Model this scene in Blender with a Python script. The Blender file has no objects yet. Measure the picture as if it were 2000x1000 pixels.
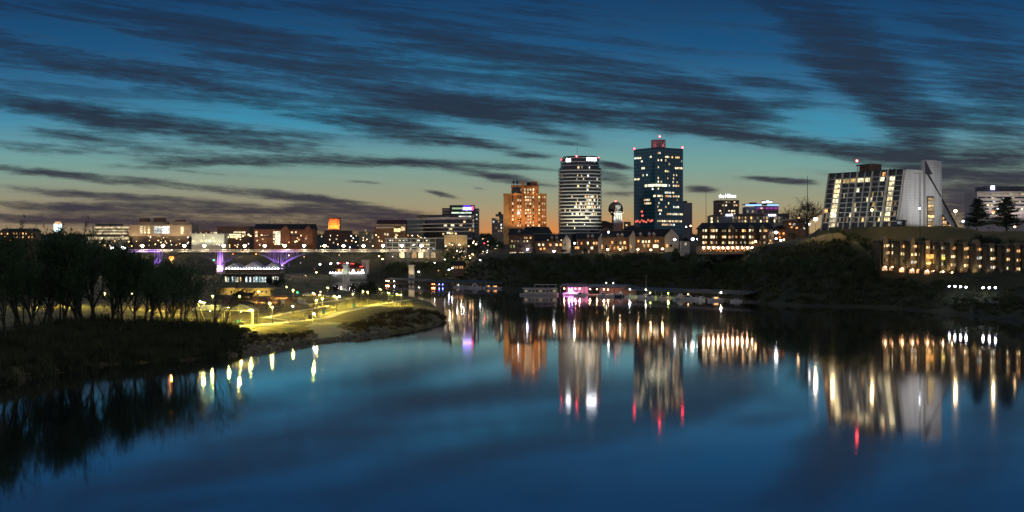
import bpy, bmesh, math, random
from mathutils import Vector, noise as mnoise
random.seed(7)
R = math.radians
scene = bpy.context.scene
COL = scene.collection

# ---------------------------------------------------------------- camera
F, CX, HY, CAMZ = 2500.0, 1000.0, 490.0, 25.0      # focal length in pixels of a 2000 px wide frame, horizon row, eye height
cam_d = bpy.data.cameras.new('camera'); cam = bpy.data.objects.new('camera', cam_d); COL.objects.link(cam)
cam.location = (0, 0, CAMZ); cam.rotation_euler = (R(90), 0, 0)
cam_d.sensor_width = 36; cam_d.lens = 36 * F / 2000; cam_d.shift_y = -0.005
cam_d.clip_start = 1; cam_d.clip_end = 30000
scene.camera = cam
scene.view_settings.view_transform = 'Standard'; scene.view_settings.look = 'None'
scene.view_settings.exposure = 0; scene.view_settings.gamma = 1
scene.render.engine = 'CYCLES'
scene.cycles.use_denoising = True
scene.cycles.max_bounces = 5; scene.cycles.diffuse_bounces = 2; scene.cycles.glossy_bounces = 3
scene.cycles.transmission_bounces = 2; scene.cycles.caustics_reflective = False; scene.cycles.caustics_refractive = False

def srgb(r, g, b):
    f = lambda c: (c / 255 / 12.92) if c <= 10 else ((c / 255 + .055) / 1.055) ** 2.4
    return (f(r), f(g), f(b), 1)

# ---------------------------------------------------------------- dusk sky (world, by direction)
world = bpy.data.worlds.new('World'); scene.world = world; world.use_nodes = True
NT = world.node_tree; NT.nodes.clear()
class S:                                             # a float socket with arithmetic
    def __init__(s, sock): s.k = sock
    def _op(a, op, b=None, c=None):
        n = NT.nodes.new('ShaderNodeMath'); n.operation = op
        for i, v in enumerate((a, b, c)):
            if v is None: continue
            if isinstance(v, S): NT.links.new(v.k, n.inputs[i])
            else: n.inputs[i].default_value = v
        return S(n.outputs[0])
    def __add__(a, b): return S._op(a, 'ADD', b)
    def __radd__(a, b): return S._op(a, 'ADD', b)
    def __sub__(a, b): return S._op(a, 'SUBTRACT', b)
    def __rsub__(a, b): return S._op(b, 'SUBTRACT', a)
    def __mul__(a, b): return S._op(a, 'MULTIPLY', b)
    def __rmul__(a, b): return S._op(a, 'MULTIPLY', b)
    def __truediv__(a, b): return S._op(a, 'DIVIDE', b)
    def mx(a, b): return S._op(a, 'MAXIMUM', b)
    def mn(a, b): return S._op(a, 'MINIMUM', b)
    def exp(a): return S._op(2.718281828, 'POWER', a)
    def clamp(a): return a.mx(0.).mn(1.)
    def smooth(a, lo, hi):
        n = NT.nodes.new('ShaderNodeMapRange'); n.interpolation_type = 'SMOOTHSTEP'
        NT.links.new(a.k, n.inputs[0]); n.inputs[1].default_value = lo; n.inputs[2].default_value = hi
        return S(n.outputs[0])
def wnoise(x, y, scale, detail=4, rough=.55, dist=0.):
    c = NT.nodes.new('ShaderNodeCombineXYZ')
    NT.links.new(x.k, c.inputs[0]); NT.links.new(y.k, c.inputs[1])
    n = NT.nodes.new('ShaderNodeTexNoise'); n.noise_dimensions = '2D'
    n.inputs['Scale'].default_value = scale; n.inputs['Detail'].default_value = detail
    n.inputs['Roughness'].default_value = rough; n.inputs['Distortion'].default_value = dist
    NT.links.new(c.outputs[0], n.inputs['Vector']); return S(n.outputs['Fac'])
def wmix(f, a, b):
    n = NT.nodes.new('ShaderNodeMix'); n.data_type = 'RGBA'
    if isinstance(f, S): NT.links.new(f.k, n.inputs[0])
    else: n.inputs[0].default_value = f
    for i, v in ((6, a), (7, b)):
        if isinstance(v, tuple): n.inputs[i].default_value = v
        else: NT.links.new(v, n.inputs[i])
    return n.outputs[2]
def wramp(f, stops):
    n = NT.nodes.new('ShaderNodeValToRGB'); NT.links.new(f.k, n.inputs[0])
    e = n.color_ramp.elements
    while len(e) < len(stops): e.new(.5)
    for el, (p, c) in zip(e, stops): el.position = p; el.color = srgb(*c)
    return n.outputs[0]
tc = NT.nodes.new('ShaderNodeTexCoord'); sp = NT.nodes.new('ShaderNodeSeparateXYZ')
NT.links.new(tc.outputs['Generated'], sp.inputs[0])
dx, dy, dz = S(sp.outputs[0]), S(sp.outputs[1]), S(sp.outputs[2])
fy = dy.mx(.12)
X = dx / fy * 25.0 + 10.0                            # bearing east of the view axis, horizon runs 0..20 across the view
Y = 4.9 - dz / fy * 25.0                             # 4.9 at the horizon, 0 about eleven degrees up
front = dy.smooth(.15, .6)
# clear air by elevation
ELV = [(-.0, (126, 96, 74)), (.02, (168, 128, 92)), (.09, (174, 148, 106)), (.17, (164, 154, 120)), (.26, (142, 156, 136)), (.34, (120, 162, 154)),
       (.43, (98, 154, 164)), (.53, (64, 138, 168)), (.64, (44, 110, 150)), (.8, (22, 82, 126)), (1., (16, 64, 106))]
base = wramp((4.9 - Y) / 4.9, ELV)
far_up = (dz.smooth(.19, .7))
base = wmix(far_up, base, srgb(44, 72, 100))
def blob(cx, cy, L, W, ang, amp, soft=2):
    ca, sa = math.cos(R(ang)), math.sin(R(ang))
    t = (X * ca + Y * sa - (cx * ca + cy * sa)) * (1. / L); d = (Y * ca - X * sa - (cy * ca - cx * sa)) * (1. / W)
    return ((t * t + d * d) * -1.).exp() * amp
# brighter teal openings, duller left horizon
base = wmix((blob(5.9, 2.28, 2.6, .38, 5, .55) + blob(16.4, 2.62, 1.5, .3, 6, .6) + blob(10.2, 1.45, 2.4, .3, 8, .35)).clamp(), base, srgb(36, 142, 178))
base = wmix(blob(10.9, 4.62, 2.4, .34, 0, .95), base, srgb(226, 136, 66))
base = wmix((blob(1.0, 4.3, 5.0, .6, 0, .5) + blob(19.5, 4.2, 1.9, .9, 0, .7)).clamp(), base, srgb(122, 112, 100))
# fibre and warp fields, stretched along the streaks
U = X * .10 + Y * .03; V = Y - X * ((4.2 - Y).mx(0.) * .030 + .045)
n_fib = wnoise(U * .7, V * 1.0, 3.6, 7, .66, .25)
n_fine = wnoise(U * 1.6, V * 1.0, 11.0, 5, .65, .2)
n_wrp = wnoise(X * .22, Y * .8, 1.6, 4, .55)
n_wr2 = wnoise(X * .9 + 40., Y * 2.2, 1.3, 5, .6)
warp = (n_wrp - .5) * .34 + (n_wr2 - .5) * .16
n_puf = wnoise(X * .55 + 7., Y * .9, 1.7, 6, .62, .6)
STREAKS = [  # cx, cy, half length, half width, tilt, density
    (2.6, 1.40, 4.6, .26, 7, .62), (5.2, .95, 5.2, .40, 8, .60), (9.2, .95, 4.2, .36, 12, .72), (12.4, 1.62, 3.2, .30, 14, .66), (11.2, .35, 3.4, .30, 10, .45),
    (7.6, 1.78, 3.4, .17, 8, .72), (3.6, 1.62, 3.6, .14, 8, .55), (1.2, 1.02, 2.6, .13, 6, .5), (4.0, .55, 3.4, .22, 7, .45), (.6, .1, 1.8, .2, 3, .25),
    (2.3, 2.30, 3.4, .20, 7, .88), (4.7, 2.72, 2.2, .16, 6, .9), (.7, 2.02, 2.0, .12, 6, .55), (1.4, 2.62, 1.1, .08, 7, .75), (3.2, 2.98, 3.8, .13, 5, .58), (.5, 2.9, 1.6, .1, 5, .5),
    (4.2, 3.15, 2.0, .08, -2, .85), (7.6, 3.19, 2.8, .085, 1.5, .92), (10.0, 3.28, 1.6, .055, 2, .6),
    (3.0, 3.58, 3.6, .07, 5.5, .85), (6.2, 3.90, 1.9, .07, 8, .95), (1.0, 3.40, 1.8, .07, 6, .6), (2.2, 3.82, 3.2, .08, 4, .8), (5.5, 4.14, 2.6, .10, 3, .92), (4.0, 3.36, 2.0, .05, 4, .4),
    (1.8, 4.04, 2.8, .10, 2, .92), (3.8, 4.38, 4.6, .17, 1, .98), (7.0, 4.12, 1.35, .09, 4, .92), (7.2, 4.34, 1.4, .18, 2, .92), (.6, 4.28, 1.6, .07, 3, .8),
    (7.5, 2.50, 1.7, .20, 8, .98), (9.2, 2.78, 1.2, .08, 7, .92), (6.4, 2.36, 1.1, .08, 10, .6), (8.8, 2.06, 2.1, .17, 4, .97), (11.3, 2.22, 2.2, .16, 7, .98), (13.9, 2.53, 2.0, .115, 9, .98),
    (16.0, 2.86, 1.6, .13, 8, .98), (10.1, 2.42, 1.7, .11, 12, .85), (11.0, 2.80, .8, .045, 6, .7), (12.6, 2.05, 2.0, .16, 12, .55),
    (10.3, 3.03, .65, .055, 2, .8), (9.9, 3.50, 1.15, .085, 10, .92), (12.0, 3.22, .45, .055, 8, .92), (11.9, 3.45, .75, .12, 12, .88), (12.1, 3.79, .5, .055, -4, .85),
    (8.62, 3.80, .38, .04, 12, .92), (13.7, 3.70, .42, .065, 3, .97), (14.9, 3.50, .65, .05, 4, .85), (15.6, 3.55, .55, .065, 0, .9), (7.1, 3.58, .5, .025, 3, .6), (9.35, 3.7, .2, .03, 8, .6),
    (13.7, 1.98, 1.35, .27, 16, .92), (14.9, 1.60, 1.2, .13, 8, .75), (15.3, 2.0, 1.0, .11, -2, .6), (14.6, 2.25, .8, .08, 4, .6),
    (16.3, .75, 1.9, .55, 48, .82), (17.3, 1.75, 1.3, .42, 54, .96), (17.8, 2.45, .9, .36, 50, .95), (16.4, 1.50, 1.4, .18, 28, .7), (18.3, 2.25, 1.0, .2, 14, .8), (18.8, .6, 2.8, .9, 40, .5), (15.4, .35, 1.6, .22, 30, .5),
    (17.5, 2.98, 1.4, .16, 6, .98), (19.3, 3.10, 1.7, .24, -3, .99), (18.2, 3.36, 1.4, .15, 4, .92), (18.9, 3.95, 1.1, .30, 6, .97), (19.8, 3.5, .9, .14, -5, .85), (19.6, 1.8, 1.5, .6, 6, .6),
    (19.0, 3.68, 1.3, .12, -6, .6), (16.2, 3.4, .9, .055, 5, .4), (19.7, 2.6, 1.0, .25, 0, .5)]
def wvec(x, y):
    c = NT.nodes.new('ShaderNodeCombineXYZ'); NT.links.new(x.k, c.inputs[0]); NT.links.new(y.k, c.inputs[1]); return c.outputs[0]
warped = [wvec(X, Y + warp * k) for k in (.5, .75, 1.)]
trans = None                                         # how much clear air shows through all streaks
for (cx, cy, L, W, ang, amp) in STREAKS:
    if ang < 16 and cy < 2.0: ang += (2.0 - cy) * 2.6 + 1.
    mp = NT.nodes.new('ShaderNodeMapping'); mp.vector_type = 'TEXTURE'
    NT.links.new(warped[0 if W < .09 else 1 if W < .2 else 2], mp.inputs[0])
    mp.inputs[1].default_value = (cx, cy, 0); mp.inputs[2].default_value = (0, 0, R(ang)); mp.inputs[3].default_value = (L * .9, W * 1.3, 1)
    dt = NT.nodes.new('ShaderNodeVectorMath'); dt.operation = 'DOT_PRODUCT'
    NT.links.new(mp.outputs[0], dt.inputs[0]); NT.links.new(mp.outputs[0], dt.inputs[1])
    k = S._op(S._op(.36788, 'POWER', S(dt.outputs['Value'])), 'MULTIPLY_ADD', -min(.97, amp * 1.05), 1.)
    trans = k if trans is None else trans * k
dens = 1. - trans
tex = (n_fib.smooth(.28, .72) * .62 + n_fine.smooth(.28, .72) * .38)
dens = (dens * (tex * .66 + .62) + (n_fine - .5) * .22 * (dens * (1. - dens) * 4.)).smooth(.05, 1.02)
veil = n_fib.smooth(.36, .66) * (Y.smooth(3.4, .6) * .60 + .14) * X.smooth(18., 5.).mx(.5) + n_puf.smooth(.5, .85) * .16
dens = (dens + veil * (1. - dens) * (Y.smooth(4.6, 3.2) * .8 + .2)).clamp()
up_veil = n_puf.smooth(.35, .8) * .45
ccol = wramp((4.9 - Y) / 4.9, [(0., (62, 48, 54)), (.10, (56, 49, 60)), (.22, (56, 56, 68)), (.36, (42, 48, 62)), (.55, (34, 46, 64)), (.8, (33, 50, 72)), (1., (24, 46, 74))])
pale = wramp((4.9 - Y) / 4.9, [(0., (140, 108, 96)), (.16, (136, 118, 108)), (.32, (112, 128, 128)), (.5, (84, 116, 134)), (.75, (56, 90, 120)), (1., (34, 66, 100))])
ccol = wmix(dens.smooth(.12, .62), pale, ccol)        # thin cloud is paler than thick cloud
sky = wmix(dens * front * .97, base, ccol)
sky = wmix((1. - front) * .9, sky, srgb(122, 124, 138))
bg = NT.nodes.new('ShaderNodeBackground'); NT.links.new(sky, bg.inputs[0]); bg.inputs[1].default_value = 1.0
nis = NT.nodes.new('ShaderNodeTexSky'); nis.sky_type = 'NISHITA'; nis.sun_disc = False
nis.sun_elevation = R(-3); nis.sun_rotation = R(1)
bg2 = NT.nodes.new('ShaderNodeBackground'); NT.links.new(nis.outputs[0], bg2.inputs[0]); bg2.inputs[1].default_value = 0.012
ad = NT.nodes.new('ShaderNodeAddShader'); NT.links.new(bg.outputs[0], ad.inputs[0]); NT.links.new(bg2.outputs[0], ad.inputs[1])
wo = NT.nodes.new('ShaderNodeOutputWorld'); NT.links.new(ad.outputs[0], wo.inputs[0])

# ---------------------------------------------------------------- helpers
def at(px, D, z=0.):
    return Vector(((px - CX) / F * D, D, z))
def zat(py, D):
    return CAMZ + (HY - py) / F * D
ORD = 'first second third fourth fifth sixth seventh eighth ninth tenth eleventh twelfth thirteenth fourteenth fifteenth sixteenth seventeenth eighteenth nineteenth twentieth'.split()
def nth(i):
    if i < 20: return ORD[i]
    t = ['', '', 'twenty', 'thirty', 'forty', 'fifty', 'sixty'][(i + 1) // 10]
    return t + ('' if (i + 1) % 10 == 0 else '-' + ORD[(i + 1) % 10 - 1]) if (i + 1) % 10 else {20: 'twentieth', 30: 'thirtieth', 40: 'fortieth', 50: 'fiftieth', 60: 'sixtieth'}[i + 1]

class MB:
    def __init__(s): s.v = []; s.f = []
    def add(s, vs, fs):
        n = len(s.v); s.v += [tuple(p) for p in vs]; s.f += [tuple(i + n for i in f) for f in fs]; return s
    def box(s, x0, x1, y0, y1, z0, z1):
        return s.add([(x0, y0, z0), (x1, y0, z0), (x1, y1, z0), (x0, y1, z0), (x0, y0, z1), (x1, y0, z1), (x1, y1, z1), (x0, y1, z1)],
                     [(0, 3, 2, 1), (4, 5, 6, 7), (0, 1, 5, 4), (1, 2, 6, 5), (2, 3, 7, 6), (3, 0, 4, 7)])
    def prism(s, poly, z0, z1, taper=None):          # poly: ccw seen from above
        n = len(poly); top = poly if taper is None else taper
        return s.add([(x, y, z0) for x, y in poly] + [(x, y, z1) for x, y in top],
                     [tuple(range(n - 1, -1, -1)), tuple(range(n, 2 * n))] + [(i, (i + 1) % n, n + (i + 1) % n, n + i) for i in range(n)])
    def tube(s, p0, p1, r0, r1, n=6, cap=True):
        p0, p1 = Vector(p0), Vector(p1); d = (p1 - p0)
        if d.length < 1e-6: return s
        d.normalize(); a = d.orthogonal().normalized(); b = d.cross(a)
        vs = []
        for p, r in ((p0, r0), (p1, r1)):
            for i in range(n):
                t = 2 * math.pi * i / n; vs.append(p + a * (math.cos(t) * r) + b * (math.sin(t) * r))
        fs = [(i, (i + 1) % n, n + (i + 1) % n, n + i) for i in range(n)]
        if cap: fs += [tuple(range(n - 1, -1, -1)), tuple(range(n, 2 * n))]
        return s.add(vs, fs)
    def ball(s, c, r, nu=8, nv=5, sz=1.):
        cx, cy, cz = c; vs = [(cx, cy, cz - r * sz)]
        for j in range(1, nv):
            ph = -math.pi / 2 + math.pi * j / nv
            for i in range(nu):
                t = 2 * math.pi * i / nu; vs.append((cx + r * math.cos(ph) * math.cos(t), cy + r * math.cos(ph) * math.sin(t), cz + r * sz * math.sin(ph)))
        vs.append((cx, cy, cz + r * sz)); L = len(vs) - 1; fs = []
        for i in range(nu): fs.append((0, 1 + (i + 1) % nu, 1 + i))
        for j in range(nv - 2):
            for i in range(nu):
                a = 1 + j * nu; fs.append((a + i, a + (i + 1) % nu, a + nu + (i + 1) % nu, a + nu + i))
        a = 1 + (nv - 2) * nu
        for i in range(nu): fs.append((a + i, a + (i + 1) % nu, L))
        return s.add(vs, fs)
    def mesh(s, name, m=None):
        me = bpy.data.meshes.new(name); me.from_pydata(s.v, [], s.f); me.update()
        if m: me.materials.append(m)
        return me
    def build(s, name, m=None, parent=None, loc=None, rotz=0., label=None):
        o = bpy.data.objects.new(name, s.mesh(name, m)); COL.objects.link(o)
        if parent: o.parent = parent
        if loc is not None: o.location = loc
        if rotz: o.rotation_euler[2] = rotz
        if label: o['label'] = label
        return o
def use(mesh, name, parent=None, loc=(0, 0, 0), rotz=0., scale=None):
    o = bpy.data.objects.new(name, mesh); COL.objects.link(o)
    if parent: o.parent = parent
    o.location = loc; o.rotation_euler[2] = rotz
    if scale: o.scale = scale
    return o
def tag(o, label=None, cat=None, group=None, kind=None):
    if label: o['label'] = label
    if cat: o['category'] = cat
    if group: o['group'] = group
    if kind: o['kind'] = kind
    return o
def thing(name, label, cat, loc, rotz=0., group=None):
    o = bpy.data.objects.new(name, None); COL.objects.link(o); o.location = loc; o.rotation_euler[2] = rotz
    o.empty_display_size = .5
    return tag(o, label, cat, group)

# ---------------------------------------------------------------- materials
MATS = {}
def nodes_of(name):
    m = bpy.data.materials.new(name); m.use_nodes = True; nt = m.node_tree
    return m, nt, nt.nodes['Principled BSDF']
def mat(name, c, rough=.8, var=.25, scale=.4, metal=0., c2=None, spec=.5, stretch=None):
    """a real surface: base colour broken up by two noise fields"""
    if name in MATS: return MATS[name]
    m, nt, b = nodes_of(name)
    tcn = nt.nodes.new('ShaderNodeTexCoord'); no = nt.nodes.new('ShaderNodeTexNoise')
    no.inputs['Scale'].default_value = scale; no.inputs['Detail'].default_value = 6
    src = tcn.outputs['Object']
    if stretch:
        mp = nt.nodes.new('ShaderNodeMapping'); mp.inputs[3].default_value = stretch; nt.links.new(src, mp.inputs[0]); src = mp.outputs[0]
    nt.links.new(src, no.inputs['Vector'])
    mr = nt.nodes.new('ShaderNodeMapRange'); nt.links.new(no.outputs['Fac'], mr.inputs[0])
    mr.inputs[1].default_value = .3; mr.inputs[2].default_value = .7
    mx = nt.nodes.new('ShaderNodeMix'); mx.data_type = 'RGBA'; nt.links.new(mr.outputs[0], mx.inputs[0])
    lo = tuple(x * (1 - var) for x in c[:3]) + (1,); hi = tuple(min(1, x * (1 + var)) for x in (c2 or c)[:3]) + (1,)
    mx.inputs[6].default_value = lo; mx.inputs[7].default_value = hi
    nt.links.new(mx.outputs[2], b.inputs['Base Color'])
    b.inputs['Roughness'].default_value = rough; b.inputs['Metallic'].default_value = metal
    b.inputs['Specular IOR Level'].default_value = spec
    MATS[name] = m; return m
def brick(name, c1, c2, mortar, scale=1.2):
    if name in MATS: return MATS[name]
    m, nt, b = nodes_of(name); tcn = nt.nodes.new('ShaderNodeTexCoord')
    br = nt.nodes.new('ShaderNodeTexBrick'); br.inputs['Scale'].default_value = scale
    br.inputs['Color1'].default_value = (*c1, 1); br.inputs['Color2'].default_value = (*c2, 1); br.inputs['Mortar'].default_value = (*mortar, 1)
    mp = nt.nodes.new('ShaderNodeMapping'); mp.inputs[2].default_value = (R(90), 0, 0)
    nt.links.new(tcn.outputs['Object'], mp.inputs[0]); nt.links.new(mp.outputs[0], br.inputs['Vector'])
    nt.links.new(br.outputs['Color'], b.inputs['Base Color']); b.inputs['Roughness'].default_value = .85
    MATS[name] = m; return m
def glow(name, c, e, c2=None, spread=.5, tex=0.):
    """something that gives off light; strength and hue differ from object to object, and across a lit room"""
    if name in MATS: return MATS[name]
    m, nt, b = nodes_of(name)
    b.inputs['Base Color'].default_value = (.05, .05, .05, 1); b.inputs['Roughness'].default_value = .4
    oi = nt.nodes.new('ShaderNodeObjectInfo')
    mx = nt.nodes.new('ShaderNodeMix'); mx.data_type = 'RGBA'; nt.links.new(oi.outputs['Random'], mx.inputs[0])
    mx.inputs[6].default_value = (*c, 1); mx.inputs[7].default_value = (*(c2 or c), 1)
    nt.links.new(mx.outputs[2], b.inputs['Emission Color'])
    wn = nt.nodes.new('ShaderNodeTexWhiteNoise'); wn.noise_dimensions = '1D'; nt.links.new(oi.outputs['Random'], wn.inputs['W'])
    mr = nt.nodes.new('ShaderNodeMapRange'); nt.links.new(wn.outputs['Value'], mr.inputs[0])
    mr.inputs[3].default_value = e * (1 - spread); mr.inputs[4].default_value = e * (1 + spread)
    out = mr.outputs[0]
    if tex:
        tcn = nt.nodes.new('ShaderNodeTexCoord'); no = nt.nodes.new('ShaderNodeTexNoise'); no.inputs['Scale'].default_value = tex; no.inputs['Detail'].default_value = 3
        geo = nt.nodes.new('ShaderNodeNewGeometry'); nt.links.new(geo.outputs['Position'], no.inputs['Vector'])
        m2 = nt.nodes.new('ShaderNodeMapRange'); nt.links.new(no.outputs['Fac'], m2.inputs[0]); m2.inputs[1].default_value = .35; m2.inputs[2].default_value = .65
        m2.inputs[3].default_value = .25; m2.inputs[4].default_value = 1.5
        mu = nt.nodes.new('ShaderNodeMath'); mu.operation = 'MULTIPLY'; nt.links.new(out, mu.inputs[0]); nt.links.new(m2.outputs[0], mu.inputs[1]); out = mu.outputs[0]
    nt.links.new(out, b.inputs['Emission Strength'])
    MATS[name] = m; return m
def glassy(name, c, rough=.12, metal=.0, spec=.8, bump=0.):
    if name in MATS: return MATS[name]
    m, nt, b = nodes_of(name); b.inputs['Base Color'].default_value = (*c, 1); b.inputs['Roughness'].default_value = rough
    b.inputs['Metallic'].default_value = metal; b.inputs['Specular IOR Level'].default_value = spec
    if bump:
        tcn = nt.nodes.new('ShaderNodeTexCoord'); no = nt.nodes.new('ShaderNodeTexNoise'); no.inputs['Scale'].default_value = .15; no.inputs['Detail'].default_value = 2
        bp = nt.nodes.new('ShaderNodeBump'); bp.inputs['Strength'].default_value = bump; bp.inputs['Distance'].default_value = 1
        nt.links.new(tcn.outputs['Object'], no.inputs['Vector']); nt.links.new(no.outputs['Fac'], bp.inputs['Height']); nt.links.new(bp.outputs[0], b.inputs['Normal'])
    MATS[name] = m; return m

W_WARM = glow('window_light_warm', (1, .44, .13), 1.3, (1, .66, .30), .6, .9)
W_CREAM = glow('window_light_cream', (1, .72, .34), 1.4, (1, .88, .56), .6, .9)
W_COOL = glow('window_light_cool', (.75, .95, 1), 1.3, (1, .95, .8), .6, .9)
W_DIM = glow('window_light_dim', (1, .55, .2), .32, (.8, .75, .5), .7, .9)
W_ORANGE = glow('window_light_orange', (1, .36, .08), 1.6, (1, .52, .18), .6, .8)
GLASS = glassy('dark_window_glass', (.015, .02, .025))
L_WARM = glow('lamp_light_warm', (1, .55, .19), 14, (1, .70, .36), .25)
L_WHITE = glow('lamp_light_white', (.80, .88, 1), 22, (1, .97, .9), .25)
L_ORANGE = glow('lamp_light_orange', (1, .26, .03), 2.4, (1, .32, .05), .15)
L_RED = glow('beacon_light_red', (1, .02, .05), 22, (1, .06, .06), .2)
L_PARK = glow('lamp_light_park', (1, .80, .22), 330, (1, .88, .34), .25)
L_COOLBLUE = glow('lamp_light_bluish', (.55, .65, 1), 40, (.7, .75, 1), .3)
L_GREEN = glow('signal_light_green', (.05, 1, .25), 20)
POLE = mat('painted_steel_pole', (.03, .03, .035), .5, .2, 2)
CONCR = mat('concrete', (.36, .34, .30), .85, .22, .35)
LIGHTC = mat('pale_precast_panel', (.55, .53, .48), .8, .15, .12)
DARKROOF = mat('dark_shingle_roof', (.011, .011, .013), .8, .4, .6)
TAN = mat('tan_stucco', (.36, .29, .20), .85, .2, .15)
BROWN = mat('brown_brick_wall', (.20, .12, .075), .85, .25, .4)
WHITEP = mat('white_painted_trim', (.75, .74, .70), .6, .1, .8)

# ---------------------------------------------------------------- ground
def lerp_cols(cols, px):
    if px <= cols[0][0]: return cols[0][1]
    for (a, A), (b, Bc) in zip(cols, cols[1:]):
        if px <= b:
            t = (px - a) / (b - a)
            return [(d0 + (d1 - d0) * t, z0 + (z1 - z0) * t) for (d0, z0), (d1, z1) in zip(A, Bc)]
    return cols[-1][1]
def prof_z(pr, D):
    if D <= pr[0][0]: return pr[0][1]
    for (a, za), (b, zb) in zip(pr, pr[1:]):
        if D <= b: return za + (zb - za) * (D - a) / max(b - a, 1e-6)
    return pr[-1][1]
def left_col(px, s, top, zt, far, fz=4.5):
    return (px, [(s, -1.2), (s + 3, .5), (s + 12, 1.4 if zt < 4 else 2.4), (top, zt), (top + (far - top) * .25, zt * .9 + .3), (top + (far - top) * .6, fz * .85), (far, fz), (far + 9, -2.)])
SOUTH = [left_col(-500, 150, 190, 6, 1000, 6), left_col(0, 236, 275, 5.5, 1000, 6), left_col(200, 278, 318, 5.0, 1000, 6), left_col(350, 288, 328, 4.2, 1000, 6), left_col(450, 305, 340, 3.6, 1000, 5),
         left_col(500, 312, 346, 3.2, 1000, 5), left_col(600, 343, 372, 2.9, 1000, 5), left_col(640, 352, 384, 2.8, 860, 4), left_col(662, 358, 392, 2.8, 720, 3), left_col(700, 368, 408, 2.9, 690, 2.6),
         left_col(760, 386, 432, 3.4, 662, 2.4), left_col(800, 401, 450, 3.6, 640, 2.2), left_col(840, 425, 462, 2.6, 585, 1.6), left_col(862, 447, 460, 1.4, 500, .8), left_col(870, 462, 466, -.6, 472, -1.4)]
def north_col(px, sh, terr, zt, far=36.):
    return (px, [(sh - 6, -2.), (sh, .3), (sh + 6, 1.6), (sh + (terr - sh) * .55, zt * .52), (terr, zt), (terr + 60, zt + 1.5), (1180 if terr < 1090 else terr + 90, far * .9), (1420, far), (2500, 54.), (4200, 62.), (9000, 40.)])
NORTH = [north_col(-700, 986, 1240, 24, 31), north_col(640, 1010, 1240, 24, 31), north_col(655, 1075, 1245, 24, 31), north_col(738, 1076, 1240, 24, 31), north_col(752, 1078, 1110, 14.5, 32), north_col(860, 1060, 1108, 15.5, 32), north_col(900, 1010, 1120, 20, 33), north_col(960, 880, 960, 21, 36), north_col(1000, 800, 846, 23.3, 36),
         north_col(1150, 772, 838, 23.3, 36), north_col(1320, 735, 822, 24, 36), north_col(1370, 720, 790, 24.5, 37), north_col(1440, 668, 745, 25, 38), north_col(1500, 600, 700, 28, 40),
         north_col(1560, 582, 650, 30, 40), north_col(1600, 576, 638, 32, 40), north_col(1640, 572, 625, 33.5, 40), north_col(1698, 568, 602, 23, 40), north_col(1714, 564, 594, 15.6, 40), north_col(1760, 552, 584, 14.8, 40), north_col(1850, 515, 556, 13.2, 40), north_col(1920, 482, 538, 12.2, 40), north_col(2000, 455, 518, 11.2, 40), north_col(2700, 330, 420, 11, 40)]
# the knoll behind the town houses on the right: raise the ground just behind them
for c in NORTH:
    if c[0] >= 1600:
        p = c[1]; k = max(0., min(1, (c[0] - 1640) / 60.)) if c[0] < 1700 else 1.
        p[5] = (p[4][0] + 34, p[4][1] + 1.5 + (29. - 1.5 - p[4][1]) * k + (1.2 if c[0] < 1900 else 0) * k); p[6] = (p[4][0] + 49, 37.3 - (0 if c[0] < 1880 else 3.5))
def ground(px, D):
    za = prof_z(lerp_cols(SOUTH, px), D) if px <= 870 else -9
    zb = prof_z(lerp_cols(NORTH, px), D)
    return max(za, zb)
def terrain(name, cols, px0, px1, step, sub, m, amp):
    pxs = [px0 + i * step for i in range(int((px1 - px0) / step) + 1)]; mb = MB(); n = None
    for px in pxs:
        pr = lerp_cols(cols, px); row = []
        for k, ((d0, z0), (d1, z1)) in enumerate(zip(pr, pr[1:])):
            ns = sub if k < len(pr) - 3 else max(2, sub // 2)
            for i in range(ns): row.append((d0 + (d1 - d0) * i / ns, z0 + (z1 - z0) * i / ns))
        row.append(pr[-1]); n = len(row)
        for D, z in row:
            p = at(px, D, z); e = 0 if z < 1 else min(1, (z - 1) / 3)
            p.z += amp * e * (mnoise.noise(p * .03) * 1.2 + mnoise.noise(p * .11) * .5) + (.12 * mnoise.noise(p * .5) if z > -.5 else 0)
            mb.v.append(tuple(p))
    for i in range(len(pxs) - 1):
        for j in range(n - 1): mb.f.append((i * n + j, (i + 1) * n + j, (i + 1) * n + j + 1, i * n + j + 1))
    o = mb.build(name, m); tag(o, kind='structure')
    for f in o.data.polygons: f.use_smooth = True
    return o
PARKG = mat('winter_park_grass', (.075, .10, .024), .95, .6, .12, c2=(.16, .125, .04))
HILLG0 = mat('dark_bank_earth', (.022, .020, .012), .95, .6, .06, c2=(.05, .042, .018))
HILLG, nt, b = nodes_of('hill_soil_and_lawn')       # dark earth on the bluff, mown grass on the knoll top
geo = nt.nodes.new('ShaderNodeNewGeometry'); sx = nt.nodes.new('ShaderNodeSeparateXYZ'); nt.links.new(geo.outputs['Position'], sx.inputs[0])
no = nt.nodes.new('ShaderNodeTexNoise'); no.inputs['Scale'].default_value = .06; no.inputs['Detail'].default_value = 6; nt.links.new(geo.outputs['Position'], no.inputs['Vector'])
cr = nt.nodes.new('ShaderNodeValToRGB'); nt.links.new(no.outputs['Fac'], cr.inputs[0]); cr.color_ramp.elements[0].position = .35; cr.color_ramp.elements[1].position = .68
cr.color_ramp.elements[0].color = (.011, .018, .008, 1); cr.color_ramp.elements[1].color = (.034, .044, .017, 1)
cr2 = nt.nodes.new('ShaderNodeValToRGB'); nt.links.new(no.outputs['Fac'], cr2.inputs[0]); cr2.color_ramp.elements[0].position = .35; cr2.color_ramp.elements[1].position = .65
cr2.color_ramp.elements[0].color = (.065, .068, .022, 1); cr2.color_ramp.elements[1].color = (.145, .112, .042, 1)
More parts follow.
